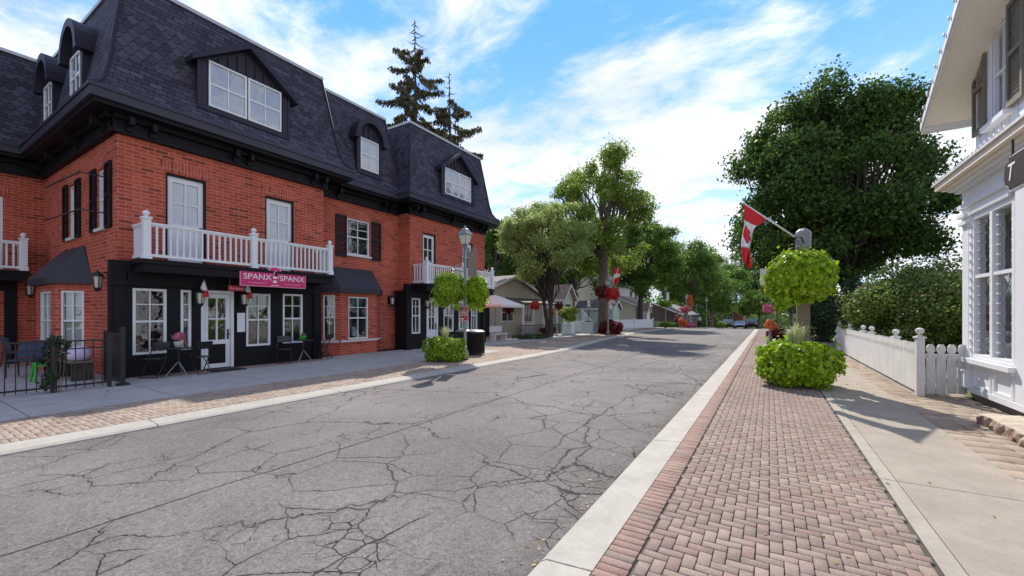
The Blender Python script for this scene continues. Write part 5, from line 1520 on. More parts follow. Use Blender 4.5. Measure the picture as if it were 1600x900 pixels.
# left side
x_, y_, _ = T(858, 30.5); c_ = T(848, 30.5, 392)
tree('willow_tree', (x_, y_, 0), (c_[0], c_[1], 7.0), (4.4, 3.8, 3.7), 'silverleaf', 52000, .135, 'silvery green tree with leaning dark stems in front of the taupe cottage', seed=17, trunk_r=.17, nb=70, blob=(.12, .22), bark='barkd', split=.22, stems=2)
x_, y_, _ = T(943, 34.7); c_ = T(938, 34.7, 330)
tree('locust_tree', (x_, y_, 0), (c_[0], c_[1], 10.0), (5.0, 4.6, 6.4), 'lightleaf', 48000, .17, 'tallest yellow green tree with airy crown and thick trunk behind red baskets', seed=23, trunk_r=.46, nb=70, blob=(.10, .20), split=.5)
x_, y_, _ = T(1000, 47); c_ = T(1005, 47, 395)
tree('street_maple', (x_, y_, 0), (c_[0], c_[1], 8.0), (4.9, 4.4, 5.0), 'midleaf', 50000, .20, 'full green street maple before the beige house', seed=29, trunk_r=.32, nb=56, bark='barkd', blob=(.14, .24))
x_, y_, _ = T(1072, 60); c_ = T(1072, 60, 415)
tree('street_tree', (x_, y_, zg(y_)), (c_[0], c_[1], 7.6), (5.4, 5.0, 5.8), 'midleaf', 42000, .22, 'mid green street tree above the pink flower baskets', seed=31, trunk_r=.3, nb=50, blob=(.14, .26))
x_, y_, _ = T(1112, 82)
tree('street_tree', (x_, y_, zg(y_)), (x_, y_, 6.6), (5.6, 5.6, 6.8), 'midleaf', 24000, .30, 'farther mid green tree between the street trees and the wooded hill', seed=33, trunk_r=.3, nb=30)
bk = [(775, 42, 395, 4.4, 'midleaf', 'green tree rising behind the end of the brick building'), (815, 45, 385, 5., 'lightleaf', 'pale green tree behind the taupe cottage roof'),
      (895, 48, 385, 5.2, 'midleaf', 'bushy green tree behind the small mint pavilion'), (965, 58, 400, 5.2, 'lightleaf', 'light green tree between the airy tall tree and the beige house'), (1040, 70, 405, 5.5, 'midleaf', 'full green tree behind the beige house')]
for i, (px, tt, py, r_, lf, lab) in enumerate(bk):
    x_, y_, z_ = T(px, tt, py)
    tree('background_tree', (x_, y_, zg(y_)), (x_, y_, z_-r_*.2), (r_, r_, r_*1.15), lf, 20000, .25, lab, seed=60+i, trunk_r=.28, nb=40, blob=(.15, .27), group='trees behind the left buildings')
hill = [(1128, 105, 436, 6.5, 'far green tree left of the distant brick house'), (1150, 135, 430, 9.5, 'far dark tree crown left on the wooded hill'), (1172, 145, 440, 9.5, 'far dark tree crown in the middle of the wooded hill'),
        (1196, 140, 452, 9.0, 'far tree crown right on the wooded hill'), (1168, 105, 478, 3.6, 'low light green tree right of the distant brick house'), (1186, 96, 474, 4.6, 'low bright tree behind the parked vehicles'),
        (1098, 120, 420, 9., 'far tree crown above the street trees'), (1215, 90, 460, 6., 'far green tree behind the right pavement lamps'), (1236, 60, 462, 4.6, 'green tree far down the right pavement'), (1060, 110, 440, 8, 'far green tree behind the street trees')]
for i, (px, tt, py, r_, lab) in enumerate(hill):
    x_, y_, z_ = T(px, tt, py)
    tree('far_tree', (x_, y_, zg(y_)), (x_, y_, z_), (r_, r_, r_*.8), ('midleaf', 'mapleleaf')[i in (1, 2, 3)] if i not in (4, 5) else 'lightleaf', 9000, .5 if tt > 100 else .35, lab, seed=80+i, trunk_r=.3, nb=20, group='far trees at the end of the street')
# far wood that reads as one mass
r_ = np.random.RandomState(5); bl = []
for i in range(150):
    px = r_.uniform(700, 1330); tt = r_.uniform(125, 165); x_, y_, _ = T(px, tt); k_ = r_.uniform(2.5, 5.5)
    bl.append((x_, y_, zg(y_)+r_.uniform(0, 5.), k_, k_, k_*.8))
for i in range(60):
    px = r_.uniform(640, 1010); tt = r_.uniform(62, 75); x_, y_, _ = T(px, tt); k_ = r_.uniform(1.8, 3.)
    bl.append((x_, y_, zg(y_)+r_.uniform(0, 4.), k_, k_, k_*.8))
for i in range(70):
    px = r_.uniform(985, 1135); tt = r_.uniform(88, 100); x_, y_, _ = T(px, tt); k_ = r_.uniform(1.8, 3.4)
    bl.append((x_, y_, zg(y_)+r_.uniform(0, 7.), k_, k_, k_*.8))
V = blobs_leaves(bl, 80000, .48, 5, .3, stray=.1); setp(np_mesh('far_woodland', V, 4, M['midleaf'], None), 'dense green woodland closing the view behind street and houses', 'woodland', kind='stuff')
# spruce
def spruce(base, h, r, lab, seed, n=34, z0=.25):
    t = thing('spruce_tree', base, lab, 'tree', 'spruces behind the roof'); rnd = random.Random(seed)
    x, y, z = base; q = MB(); q.tube([(x, y, z), (x+.2, y, z+h*.5), (x, y, z+h)], [.35, .2, .02], 8)
    C = []; D = []; L = []
    for i in range(n):
        f = z0+(1-z0)*(i+rnd.random()*.7)/n; f = min(f, .99)
        zb = z+h*f; rr_ = min(r, .35+(1-f)*h*.46)*rnd.choice((.35, .6, .8, .95, 1.25))*rnd.uniform(.85, 1.1)
        an = i*2.4+rnd.random(); dx, dy = math.cos(an), math.sin(an)
        pts = [Vector((x+dx*rr_*u, y+dy*rr_*u, zb-.75*rr_*u*(1-.62*u))) for u in (0, .25, .5, .75, 1)]
        q.tube(pts, [.06, .045, .03, .02, .008], 5)
        if f > .90: continue
        for k in range(int(60*rr_/r)+14):
            u = rnd.uniform(.25, 1.02); s_ = min(3, int(u*4)); p = pts[s_].lerp(pts[min(4, s_+1)], u*4-s_)
            hang = rnd.uniform(.05, .75)*(1.1-u*.5)
            for w_ in range(7):
                C.append((p.x+rnd.uniform(-.22, .22), p.y+rnd.uniform(-.22, .22), p.z-hang*w_/6+rnd.uniform(-.03, .12))); D.append((rnd.uniform(-.5, .5)+dx*.3, rnd.uniform(-.5, .5)+dy*.3, -1.)); L.append(rnd.uniform(.18, .36))
    q.build('trunk', M['barkd'], t, True)
    C = np.array(C)-np.array(base); D = np.array(D); N = rs.normal(size=C.shape); L = np.array(L)
    np_mesh('crown', leaf_verts(C, D, N, L, L*.42), 4, M['needle'], t)
x_, y_, z_ = T(648, 38, 30); spruce((x_, y_, 0), z_, 4.0, 'tall ragged spruce with bare tip, left of the pair above the roof', 5, 74, .50)
x_, y_, z_ = T(702, 38, 112); spruce((x_, y_, 0), z_, 3.6, 'shorter drooping spruce, right of the pair above the roof', 6, 56, .45)

# ------------------------------------------------------------------ FARTHER LEFT BUILDINGS AND THINGS
def gable_house(name, x0, x1, y0, y1, ze, zr, wallm, roofm, lab, axis='x', base=0., wins=(), trim='white', over=.35, cat='house', chimney=None):
    """axis: direction of the ridge; street face is x1"""
    t = thing(name, (x1, y0, base), lab, cat)
    q = MB(); q.box(x0, x1, y0, y1, base-.1, ze)
    if axis == 'x': ym = (y0+y1)/2; q.prism([(x1, y0, ze), (x1, y1, ze), (x1, ym, zr-.03)], (x0-x1, 0, 0))
    else: xm = (x0+x1)/2; q.prism([(x0, y0, ze), (x1, y0, ze), (xm, y0, zr-.03)], (0, y1-y0, 0))
    q.build('wall', M[wallm], t)
    r = MB(); o = over
    if axis == 'x':
        sl = (zr-ze)/((y1-y0)/2); 
        for s_ in (1, -1):
            ye = (y0-o) if s_ == 1 else (y1+o); zz = ze-sl*o
            vs = [(x0-o, ye, zz), (x1+o, ye, zz), (x1+o, ym, zr), (x0-o, ym, zr)]
            r.add(vs+[(x, y, z+.12) for x, y, z in vs], [(0, 1, 2, 3), (7, 6, 5, 4), (0, 4, 5, 1), (1, 5, 6, 2), (2, 6, 7, 3), (3, 7, 4, 0)])
    else:
        sl = (zr-ze)/((x1-x0)/2)
        for s_ in (1, -1):
            xe = (x0-o) if s_ == 1 else (x1+o); zz = ze-sl*o
            vs = [(xe, y0-o, zz), (xe, y1+o, zz), (xm, y1+o, zr), (xm, y0-o, zr)]
            r.add(vs+[(x, y, z+.12) for x, y, z in vs], [(0, 1, 2, 3), (7, 6, 5, 4), (0, 4, 5, 1), (1, 5, 6, 2), (2, 6, 7, 3), (3, 7, 4, 0)])
    ro = r.build('roof', M[roofm], t)
    tr = MB()
    if axis == 'x':
        for s_ in (1, -1):
            ye = (y0-o) if s_ == 1 else (y1+o); zz = ze-sl*o
            tr.hexa([(x1+o, ye, zz-.06), (x1+o+.03, ye, zz-.06), (x1+o+.03, ym, zr-.06), (x1+o, ym, zr-.06), (x1+o, ye, zz+.13), (x1+o+.03, ye, zz+.13), (x1+o+.03, ym, zr+.13), (x1+o, ym, zr+.13)])
            e = .003; tr.box(x0-o, x1+o, min(ye, ye-.03*s_)-e, max(ye, ye-.03*s_)+e, zz-.05, zz+.125)
    else:
        for s_ in (1, -1):
            xe = (x0-o) if s_ == 1 else (x1+o); zz = ze-sl*o
            tr.hexa([(xe, y0-o-.03, zz-.06), (xe, y0-o, zz-.06), (xm, y0-o, zr-.06), (xm, y0-o-.03, zr-.06), (xe, y0-o-.03, zz+.13), (xe, y0-o, zz+.13), (xm, y0-o, zr+.13), (xm, y0-o-.03, zr+.13)])
            tr.box(min(xe, xe-.03*s_)-.003, max(xe, xe-.03*s_)+.003, y0-o, y1+o, zz-.05, zz+.125)
    tr.build('fascia', M[trim], ro)
    Fx = Face((x1, 0), (0, 1), (1, 0)); Fy = Face((0, y0), (1, 0), (0, -1))
    for (f, a, b, c, d, cols) in wins:
        F = Fx if f == 'x' else Fy
        mb = MB(); fw = .07
        F.box(mb, a, a+fw, c, d, .003, .06); F.box(mb, b-fw, b, c, d, .003, .06); F.box(mb, a+fw, b-fw, c, c+fw, .003, .06); F.box(mb, a+fw, b-fw, d-fw, d, .003, .06)
        for i in range(1, cols): s_ = a+(b-a)*i/cols; F.box(mb, s_-.02, s_+.02, c+fw, d-fw, .003, .05)
        F.box(mb, a+fw, b-fw, (c+d)/2-.02, (c+d)/2+.02, .003, .045)
        w_ = mb.build('window', M['white'], t); p_ = MB(); F.quad(p_, a+.02, b-.02, c+.02, d-.02, .02); p_.build('pane', M['farpane'], w_)
    if chimney:
        ch_ = MB(); cx, cy = chimney; ch_.box(cx-.3, cx+.3, cy-.3, cy+.3, ze, zr+.9); ch_.box(cx-.35, cx+.35, cy-.35, cy+.35, zr+.9, zr+1.0); ch_.build('chimney', M['farbrick'], ro)
    return t
M['farpane'] = simple('far dark pane', (.03, .035, .04), .1, .3, 2.)
gh = gable_house('taupe_cottage', -24, -16.6, 22.4, 31.6, 3.0, 4.4, 'taupe', 'greyroof', 'low taupe boarded cottage with white windows under the silvery tree',
            wins=[('x', 25.3, 27.0, 1.0, 2.4, 2), ('x', 28.6, 29.9, .9, 2.5, 2)])
q = MB(); F = Face((-16.6, 0), (0, 1), (1, 0)); F.box(q, 22.9, 23.8, .0, 2.1, .004, .05); q.build('door', M['black'], gh)
# white porch in front of the cottage
t = thing('white_porch', (-16, 27.5, 0), 'white post porch with shallow grey roof on the taupe cottage', 'porch')
for y_ in (26.2, 27.8, 29.4, 31.0):
    q = MB(); q.box(-15.3, -15.18, y_-.06, y_+.06, 0.01, 2.3); q.box(-15.33, -15.15, y_-.09, y_+.09, 2.2, 2.3); q.build('post', M['white'], t)
q = MB(); q.hexa([(-15.0, 25.9, 2.30), (-15.0, 31.3, 2.30), (-16.55, 31.3, 2.62), (-16.55, 25.9, 2.62), (-15.0, 25.9, 2.42), (-15.0, 31.3, 2.42), (-16.55, 31.3, 2.80), (-16.55, 25.9, 2.80)]); q.build('roof', M['greyroof'], t)
q = MB(); rails(q, (-15.24, 26.26), (-15.24, 27.74), .1, .8, .14); rails(q, (-15.24, 29.46), (-15.24, 30.94), .1, .8, .14); q.build('railing', M['white'], t)
# hanging sign board in a white frame
x_, y_ = -14.3, 28.6
t = thing('sign_frame', (x_, y_, 0), 'white framed standing sign with orange board outside the taupe cottage', 'sign')
FN2 = Face((x_, y_), (.75, .66), (.66, -.75))
q = MB(); FN2.box(q, -.62, -.52, 0, 2.25, -.05, .05); FN2.box(q, .52, .62, 0, 2.25, -.05, .05); FN2.box(q, -.52, .52, 2.08, 2.16, -.04, .04); q.build('frame', M['white'], t)
q = MB(); FN2.box(q, -.45, .45, 1.25, 1.95, -.02, .02); FN2.poly(q, [(-.3, 1.95), (.3, 1.95), (.15, 2.06), (-.15, 2.06)], -.02, .02); q.build('sign_board', simple('orange tan board', (.48, .22, .13), .6, .2, 4.), t)
q = MB(); FN2.box(q, -.38, .38, 1.30, 1.32, .021, .024); FN2.box(q, -.38, .38, 1.88, 1.90, .021, .024)
for a in (-.22, 0, .22): FN2.box(q, a-.07, a+.07, 1.48, 1.72, .021, .024)
q.build('lettering', M['brown'], t)
# iron fence and table clutter in front of the cottage
def low_iron(p0, p1, lab, h=.75):
    t = thing('iron_fence', (p0[0], p0[1], 0), lab, 'fence'); d = Vector((p1[0]-p0[0], p1[1]-p0[1])); L = d.length; d.normalize(); F = Face(p0, (d.x, d.y), (-d.y, d.x))
    q = MB(); F.box(q, 0, L, .08, .11, -.015, .015); F.box(q, 0, L, h, h+.035, -.02, .02)
    k = int(L/.11)
    for i in range(k+1): F.box(q, L*i/k-.01, L*i/k+.01, .05, h+.08, -.01, .01)
    for i in range(int(L/.5)):
        cc = F.P(.25+.5*i, h*.6); q.tube([cc+F.t*(.15*math.cos(a))+Vector((0, 0, .15*math.sin(a))) for a in (0, .8, 1.6, 2.4, 3.2, 4.0, 4.8, 5.6, 6.28)], .012, 5)
    q.build('railing', M['iron'], t)
low_iron((-14.6, 24.2), (-13.6, 28.9), 'ornate low black iron fence outside the taupe cottage')
shrub('flower_bed', (-14.2, 28.3, .35), (.5, 1.6, .35), 'darkred', 1800, .10, 'low dark red and purple flower bed along the iron fence', 'flowers', seed=41, stems=False)
# awning / umbrella
x_, y_ = -14.6, 21.6
t = thing('patio_umbrella', (x_, y_, 0), 'off white square patio umbrella past the end of the brick building', 'umbrella')
q = MB(); q.tube([(x_, y_, 0), (x_, y_, 2.75)], .025, 8); q.box(x_-.25, x_+.25, y_-.25, y_+.25, 0, .07); q.build('pole', M['gmetal'], t)
q = MB(); w_ = 1.35; q.add([(x_-w_, y_-w_, 2.12), (x_+w_, y_-w_, 2.12), (x_+w_, y_+w_, 2.12), (x_-w_, y_+w_, 2.12), (x_, y_, 2.78)]+[(x_-w_, y_-w_, 1.98), (x_+w_, y_-w_, 1.98), (x_+w_, y_+w_, 1.98), (x_-w_, y_+w_, 1.98)],
     [(0, 1, 4), (1, 2, 4), (2, 3, 4), (3, 0, 4), (5, 6, 1, 0), (6, 7, 2, 1), (7, 8, 3, 2), (8, 5, 0, 3)]); o = q.build('canopy', M['canvas'], t); m_ = o.modifiers.new('s', 'SOLIDIFY'); m_.thickness = .01
t = thing('white_bench', (-13.6, 20.6, 0), 'white wooden bench behind the litter bins', 'bench')
q = MB(); q.box(-13.9, -13.45, 20.0, 21.3, .38, .43); q.build('seat', M['wwood'], t)
q = MB(); q.box(-13.93, -13.9, 20.0, 21.3, .50, .85); q.build('backrest', M['wwood'], t)
for y_ in (20.05, 21.2):
    q = MB(); q.box(-13.9, -13.5, y_-.03, y_+.03, 0, .38); q.build('leg', M['wwood'], t)
shrub('garden_bed', (-13.0, 23.4, .12), (1.3, 1.8, .16), 'arbor', 1500, .10, 'dark mulch bed with low plants beyond the litter bins', 'flowers', seed=44, stems=False)
# hanging baskets on the cottage
for i, (px, py, tt, lab) in enumerate(((795, 482, 27.5, 'dark red hanging basket on the left of the cottage'), (836, 477, 28.5, 'red hanging basket beside the cottage porch'), (873, 478, 32, 'dark red hanging basket left of the mint pavilion'))):
    c = T(px, tt, py); vine_ball('hanging_basket', c, (.38, .38, .34), lab, 'hanging basket', 'red hanging baskets at the cottage', 'darkred' if i != 1 else 'redleaf', 700, .10, 70+i, (c[0], c[1], c[2]+.7), nb=8)
# mint pavilion
gable_house('mint_pavilion', -20, -15.3, 33.2, 35.3, 3.05, 4.1, 'mint', 'tan', 'tiny pale mint pavilion with tan gable roof', wins=[('x', 33.6, 34.9, 1.1, 2.5, 1)], cat='pavilion')
t = thing('white_stair_rail', (-14.9, 36, 0), 'white sloping stair railing beside the mint pavilion', 'railing')
q = MB(); F = Face((-14.5, 0), (0, 1), (1, 0)); F.poly(q, [(35.4, 1.9), (38.2, .75), (38.2, .87), (35.4, 2.02)], -.04, .04)
for i in range(14): y_ = 35.5+.2*i; F.box(q, y_-.02, y_+.02, .05, 1.93-(y_-35.4)*.41, -.02, .02)
q.build('railing', M['white'], t)
t = thing('white_fence', (-14.3, 31.2, 0), 'short white picket fence behind the boxed shrub', 'fence')
q = MB(); F = Face((-14.3, 0), (0, 1), (1, 0))
for i in range(30): F.box(q, 31.2+.14*i, 31.2+.14*i+.09, .05, .95, 0, .02)
for z in (.25, .7): F.box(q, 31.2, 35.4, z, z+.07, -.03, -.001)
q.build('pickets', M['white'], t)
def white_box(px, py, lab, w=.75, h=.85, name='white_planter'):
    x, y = G(px, py); t = thing(name, (x, y, 0), lab, 'planter'); q = MB(); a = w/2
    q.box(x-a, x+a, y-a, y+a, 0, h); q.box(x-a-.04, x+a+.04, y-a-.04, y+a+.04, h-.08, h+.003); q.box(x-a-.03, x+a+.03, y-a-.03, y+a+.03, 0.003, .08); q.build('box', M['mintw'], t)
    return t, x, y, h
M['mintw'] = simple('pale mint paint', (.60, .68, .66), .5, .06)
t, x_, y_, h_ = white_box(888, 522, 'pale square planter box holding a bushy shrub')
V = bush('', (x_, y_, h_+.75), (.95, .95, .7), 'x', 1600, .14, '', '', seed=46); np_mesh('foliage', V-np.array((x_, y_, 0)), 4, M['lightleaf'], t)
q = MB(); [q.tube([(x_+a, y_, h_), (x_+a*2, y_, h_+.6)], .02, 5) for a in (-.1, 0, .1)]; q.build('stem', M['barkd'], t)
t, x_, y_, h_ = white_box(920, 520, 'pale square pedestal under a small black garden lamp', 1.0, .9, 'lamp_pedestal'); t['category'] = 'pedestal'
t = thing('garden_lamp', (x_, y_, h_), 'small black lamp with white globes on the pale pedestal', 'lamp')
q = MB(); q.tube([(x_, y_, h_), (x_, y_, h_+1.45)], .03, 6); q.lathe([(.3, 0), (.3, .04), (.05, .08)], (x_, y_, h_), 10); q.tube([(x_-.3, y_, h_+.05), (x_, y_, h_+.8), (x_+.3, y_, h_+.05)], .02, 5); q.build('stand', M['iron'], t)
q = MB(); q.ball((x_, y_, h_+1.6), .14); q.ball((x_, y_, h_+1.35), .16); q.build('globe', M['white'], t, True)
# red baskets + planter near the thick trunk
for i, (px, py, tt, lab, lf) in enumerate(((941, 456, 31.5, 'red and orange flower basket on the left of the thick trunk', 'darkred'), (957, 459, 31, 'bright red flower basket on the right of the thick trunk', 'redleaf'))):
    c = T(px, tt, py); vine_ball('hanging_basket', c, (.62, .62, .5), lab, 'hanging basket', 'red flower baskets by the thick trunk', lf, 1500, .12, 75+i, (c[0], c[1], c[2]+.8), nb=10, skirt=.5)
x_, y_ = G(953, 522)
base_planter((x_, y_, 0), 1.0, 1.25, 'big dark planter spilling dark red coleus before the thick trunk', 'darkred', 3500, .14, 77, grassy=False)
x_, y_, z_ = T(950, 31.3); t = street_lamp((x_, y_, 0), 'grey lamp post half hidden between the two red flower baskets', h=3.6, banner=False)
# small flag there
c = Vector(T(966, 31, 421)); 
t = thing('far_flag', tuple(c), 'small red and white flag hanging above the red flower baskets', 'flag')
q = MB(); q.tube([Vector(T(953, 31.3, 455)), c+Vector((.05, 0, .15))], .02, 5); q.build('flagpole', M['white'], t)
def hangcloth(c, w, h, seed=0):
    vs = []; 
    for j in range(9):
        for i in range(5):
            u, v = i/4-.5, j/8; vs.append((c[0]+u*w*(1-.4*v)+.05*math.sin(v*6+seed), c[1]+.08*math.sin(u*7+v*4), c[2]-v*h*(1-.15*u)))
    return vs
vs = hangcloth(c+Vector((-.1, 0, .1)), .55, 1.15)
for nm, rows, m in (('red_cloth', (0, 1, 2, 5, 6, 7), 'redf'), ('white_cloth', (3, 4), 'whitef')):
    q = MB(); q.add(vs, [(j*5+i, j*5+i+1, j*5+i+6, j*5+i+5) for j in rows for i in range(4)]); o = q.build(nm, M[m], t); mm = o.modifiers.new('s', 'SOLIDIFY'); mm.thickness = .01
# beige house, shed, fence
gable_house('beige_house', -24, -15.6, 50, 60, 5.2, 7.8, 'wsidh', 'tan', 'pale two storey house with tan roof behind the dark street maple', axis='y', base=zg(55), wins=[('x', 54.5, 55.6, 3.2, 4.6, 2), ('x', 57.0, 58.1, 3.2, 4.6, 2), ('y', -22, -20.8, 3.0, 4.4, 2)])
gable_house('porch_house', -19, -13.2, 47.5, 55, 2.7, 3.9, 'beige', 'tan', 'beige single storey house front with porch left of the lamp with white banner', axis='y', base=0, wins=[('x', 48.3, 49.4, .9, 2.3, 2), ('x', 50.5, 51.6, .9, 2.3, 2), ('x', 52.6, 53.7, .9, 2.3, 2)])
gable_house('garden_shed', -17.5, -13.6, 41.6, 43.8, 2.2, 2.9, 'mint', 'greyroof', 'small mint green garden shed behind the white fence', wins=[], cat='shed', over=.25)
gable_house('brown_house', -29, -21, 38, 46, 4.6, 7.0, 'taupe', 'tan', 'brown house mostly hidden behind the thick trunk', axis='y', wins=[('x', 40, 41.2, 1.2, 2.6, 2)])
t = thing('white_fence', (-13, 42, 0), 'long low white board fence along the far left pavement', 'fence')
d = Vector((-10.9+13.3, 47.2-41.)); L = d.length; d.normalize(); F = Face((-13.3, 41.), (d.x, d.y), (d.y, -d.x))
q = MB(); k = int(L/.16)
for i in range(k): F.box(q, L*i/k, L*i/k+.14, .05, .98, 0, .025)
F.box(q, 0, L, .9, .98, .026, .05); F.box(q, 0, L, .2, .28, .026, .05); q.build('pickets', M['white'], t)
for a in (0, L/2, L):
    q = MB(); p_ = F.P(a, 0); q.box(p_.x-.06, p_.x+.06, p_.y-.12, p_.y+.0, 0, 1.15); q.build('post', M['white'], t)
# far lamp with white banner and green basket
x_, y_, _ = T(1040, 47); t = street_lamp((x_, y_, 0), 'far grey lamp post with white crest banner', h=4.1, bcol='whitef', banner=True)
c = T(1040, 46.6, 475); vine_ball('hanging_basket', c, (.75, .75, .45), 'green hanging basket under the white banner', 'hanging basket', None, 'limeleaf2', 1200, .14, 90, (x_, y_, c[2]+.8), nb=8)
for i, (px, tt, w_, h_, lf, lab, cat) in enumerate(((1023, 46.5, .9, .8, 'grassleaf', 'pale flowering grass clump at the end of the white fence', 'plant'), (1041, 46.5, 1.0, .75, 'midleaf', 'rounded green shrub under the far lamp', 'shrub'), (1050, 48, .9, .65, 'mapleleaf', 'low dark green shrub right of the far lamp', 'shrub'), (1066, 49, .7, 1.2, 'orangeleaf', 'orange and yellow flower clump between person in red and pink basket', 'flowers'), (1075, 50.5, 1.1, .7, 'pinkleaf', 'low mound of pink flowers at the kerb', 'flowers'), (1128, 58, .8, .9, 'lightleaf', 'low yellow green plant before the parked cars', 'plant'))):
    x_, y_, _ = T(px, tt); shrub('roadside_plant', (x_, y_, zg(y_)+h_*.5), (w_, w_, h_*.55), lf, 1200, .14, lab, cat, seed=100+i, nb=8, stems=False)
x_, y_, _ = T(1073, 50.8); t = street_lamp((x_, y_, zg(y_)), 'far lamp post carrying pink and red flowers', h=3.4, banner=False)
c = T(1071, 50, 483); vine_ball('hanging_basket', c, (.75, .75, .45), 'pink oval hanging basket far down the left pavement', 'hanging basket', None, 'pinkleaf', 1400, .13, 91, (x_, y_, c[2]+.8), nb=8)
c = T(1078, 51.5, 470); vine_ball('hanging_basket', c, (.4, .4, .85), 'tall spray of red flowers above the pink oval basket', 'hanging basket', None, 'orangeleaf', 900, .12, 92, None, nb=8, pot=False)
for i, (px, tt, h_, lab) in enumerate(((1104, 62, 3.9, 'plain grey pole far down the left pavement'), (1088, 60, 3.2, 'grey pole with curved double arm far down the left pavement'))):
    x_, y_, _ = T(px, tt); t = thing('street_pole', (x_, y_, zg(y_)), lab, 'pole'); q = MB(); z0 = zg(y_); q.tube([(x_, y_, z0), (x_, y_, z0+h_)], .06, 8); q.lathe([(.06, 0), (.16, .12), (.16, .2), (.02, .3)], (x_, y_, z0+h_), 8)
    if i: q.tube([(x_-.9, y_-.4, z0+h_-.2), (x_-.3, y_, z0+h_+.05), (x_+.4, y_+.1, z0+h_), (x_+1.0, y_+.3, z0+h_-.3)], .05, 6)
    q.build('pole', M['gmetal'], t)
gable_house('far_shop', -19, -11.5, 66, 84, 1.6, 3.2, 'dshop', 'greyroof', 'low dark shop front under the trees behind the walkers', axis='y', base=zg(70)-.0, wins=[('x', 68, 70, .4, 1.7, 2), ('x', 72, 74, .4, 1.7, 2), ('x', 76, 78, .2, 1.6, 2)], cat='shop')
gable_house('white_booth', -13.6, -12.0, 49.0, 50.4, 1.9, 2.7, 'wsidh', 'tan', 'tiny white gabled booth beside the person in red', wins=[], cat='booth', over=.15)
# distant brick house
x_, y_, _ = T(1150, 112)
gable_house('distant_house', x_-6.5, x_+1.6, y_-1, y_+6, 1.9, 5.2, 'farbrick', 'greyroof', 'distant brick gabled house with dormer at the end of the street', axis='y', base=zg(112), wins=[('y', x_-4.6, x_-3.4, -.2, 1.6, 2), ('y', x_-2.0, x_-.8, -.2, 1.6, 2), ('y', x_-3.3, x_-2.0, 2.3, 3.9, 2)], chimney=(x_-5.2, y_+2))

# right far lamps
def lampR(px, tt, lab, h=3.4):
    x, y, _ = T(px, tt); return x, y, street_lamp((x, y, 0), lab, h=h, banner=False)
x_, y_, _ = lampR(1203, 24, 'grey lamp post with red and pink baskets on the right pavement')
for i, (px, py, lf, r_, lab) in enumerate(((1203, 453, 'redleaf', .42, 'bright red flower basket high on the right pavement lamp'), (1201, 482, 'pinkleaf', .34, 'pink flower basket below the red one on the right pavement'), (1196, 430, None, 0, ''))):
    if lf is None: continue
    c = T(px, 23.6, py); vine_ball('hanging_basket', c, (r_, r_, r_*.8), lab, 'hanging basket', 'flower baskets on the right pavement lamp', lf, 1100, .10, 95+i, (x_, y_, c[2]+.5), nb=8)
c = G(1213, 531)
base_planter((c[0], c[1], 0), .58, .95, 'dark planter of dark red coleus on the right pavement', 'darkred', 2400, .10, 97, grassy=False)
c2 = T(1203, 22.4, 508); t = thing('flower_bunch', c2, 'orange and white blossoms on the edge of the dark coleus planter', 'flowers')
V = bush('', c2, (.36, .36, .34), 'x', 700, .09, '', '', seed=98, nb=6); np_mesh('foliage', V-np.array(c2), 4, M['orangeleaf'], t)
q = MB(); x0, y0, z0 = T(1197, 24.2, 445); q.box(x0-.3, x0+.3, y0, y0+.03, z0-.0, z0+.95)
t = thing('hanging_banner', (x0, y0, z0), 'pale blank banner above the red basket on the right pavement', 'banner'); q.build('cloth', M['canvas'], t)
shrub('roadside_plant', (1.9, 33, .6), (.5, 3., .8), 'midleaf', 2500, .13, 'leafy hedge far along the right pavement', 'hedge', seed=121, stems=False)

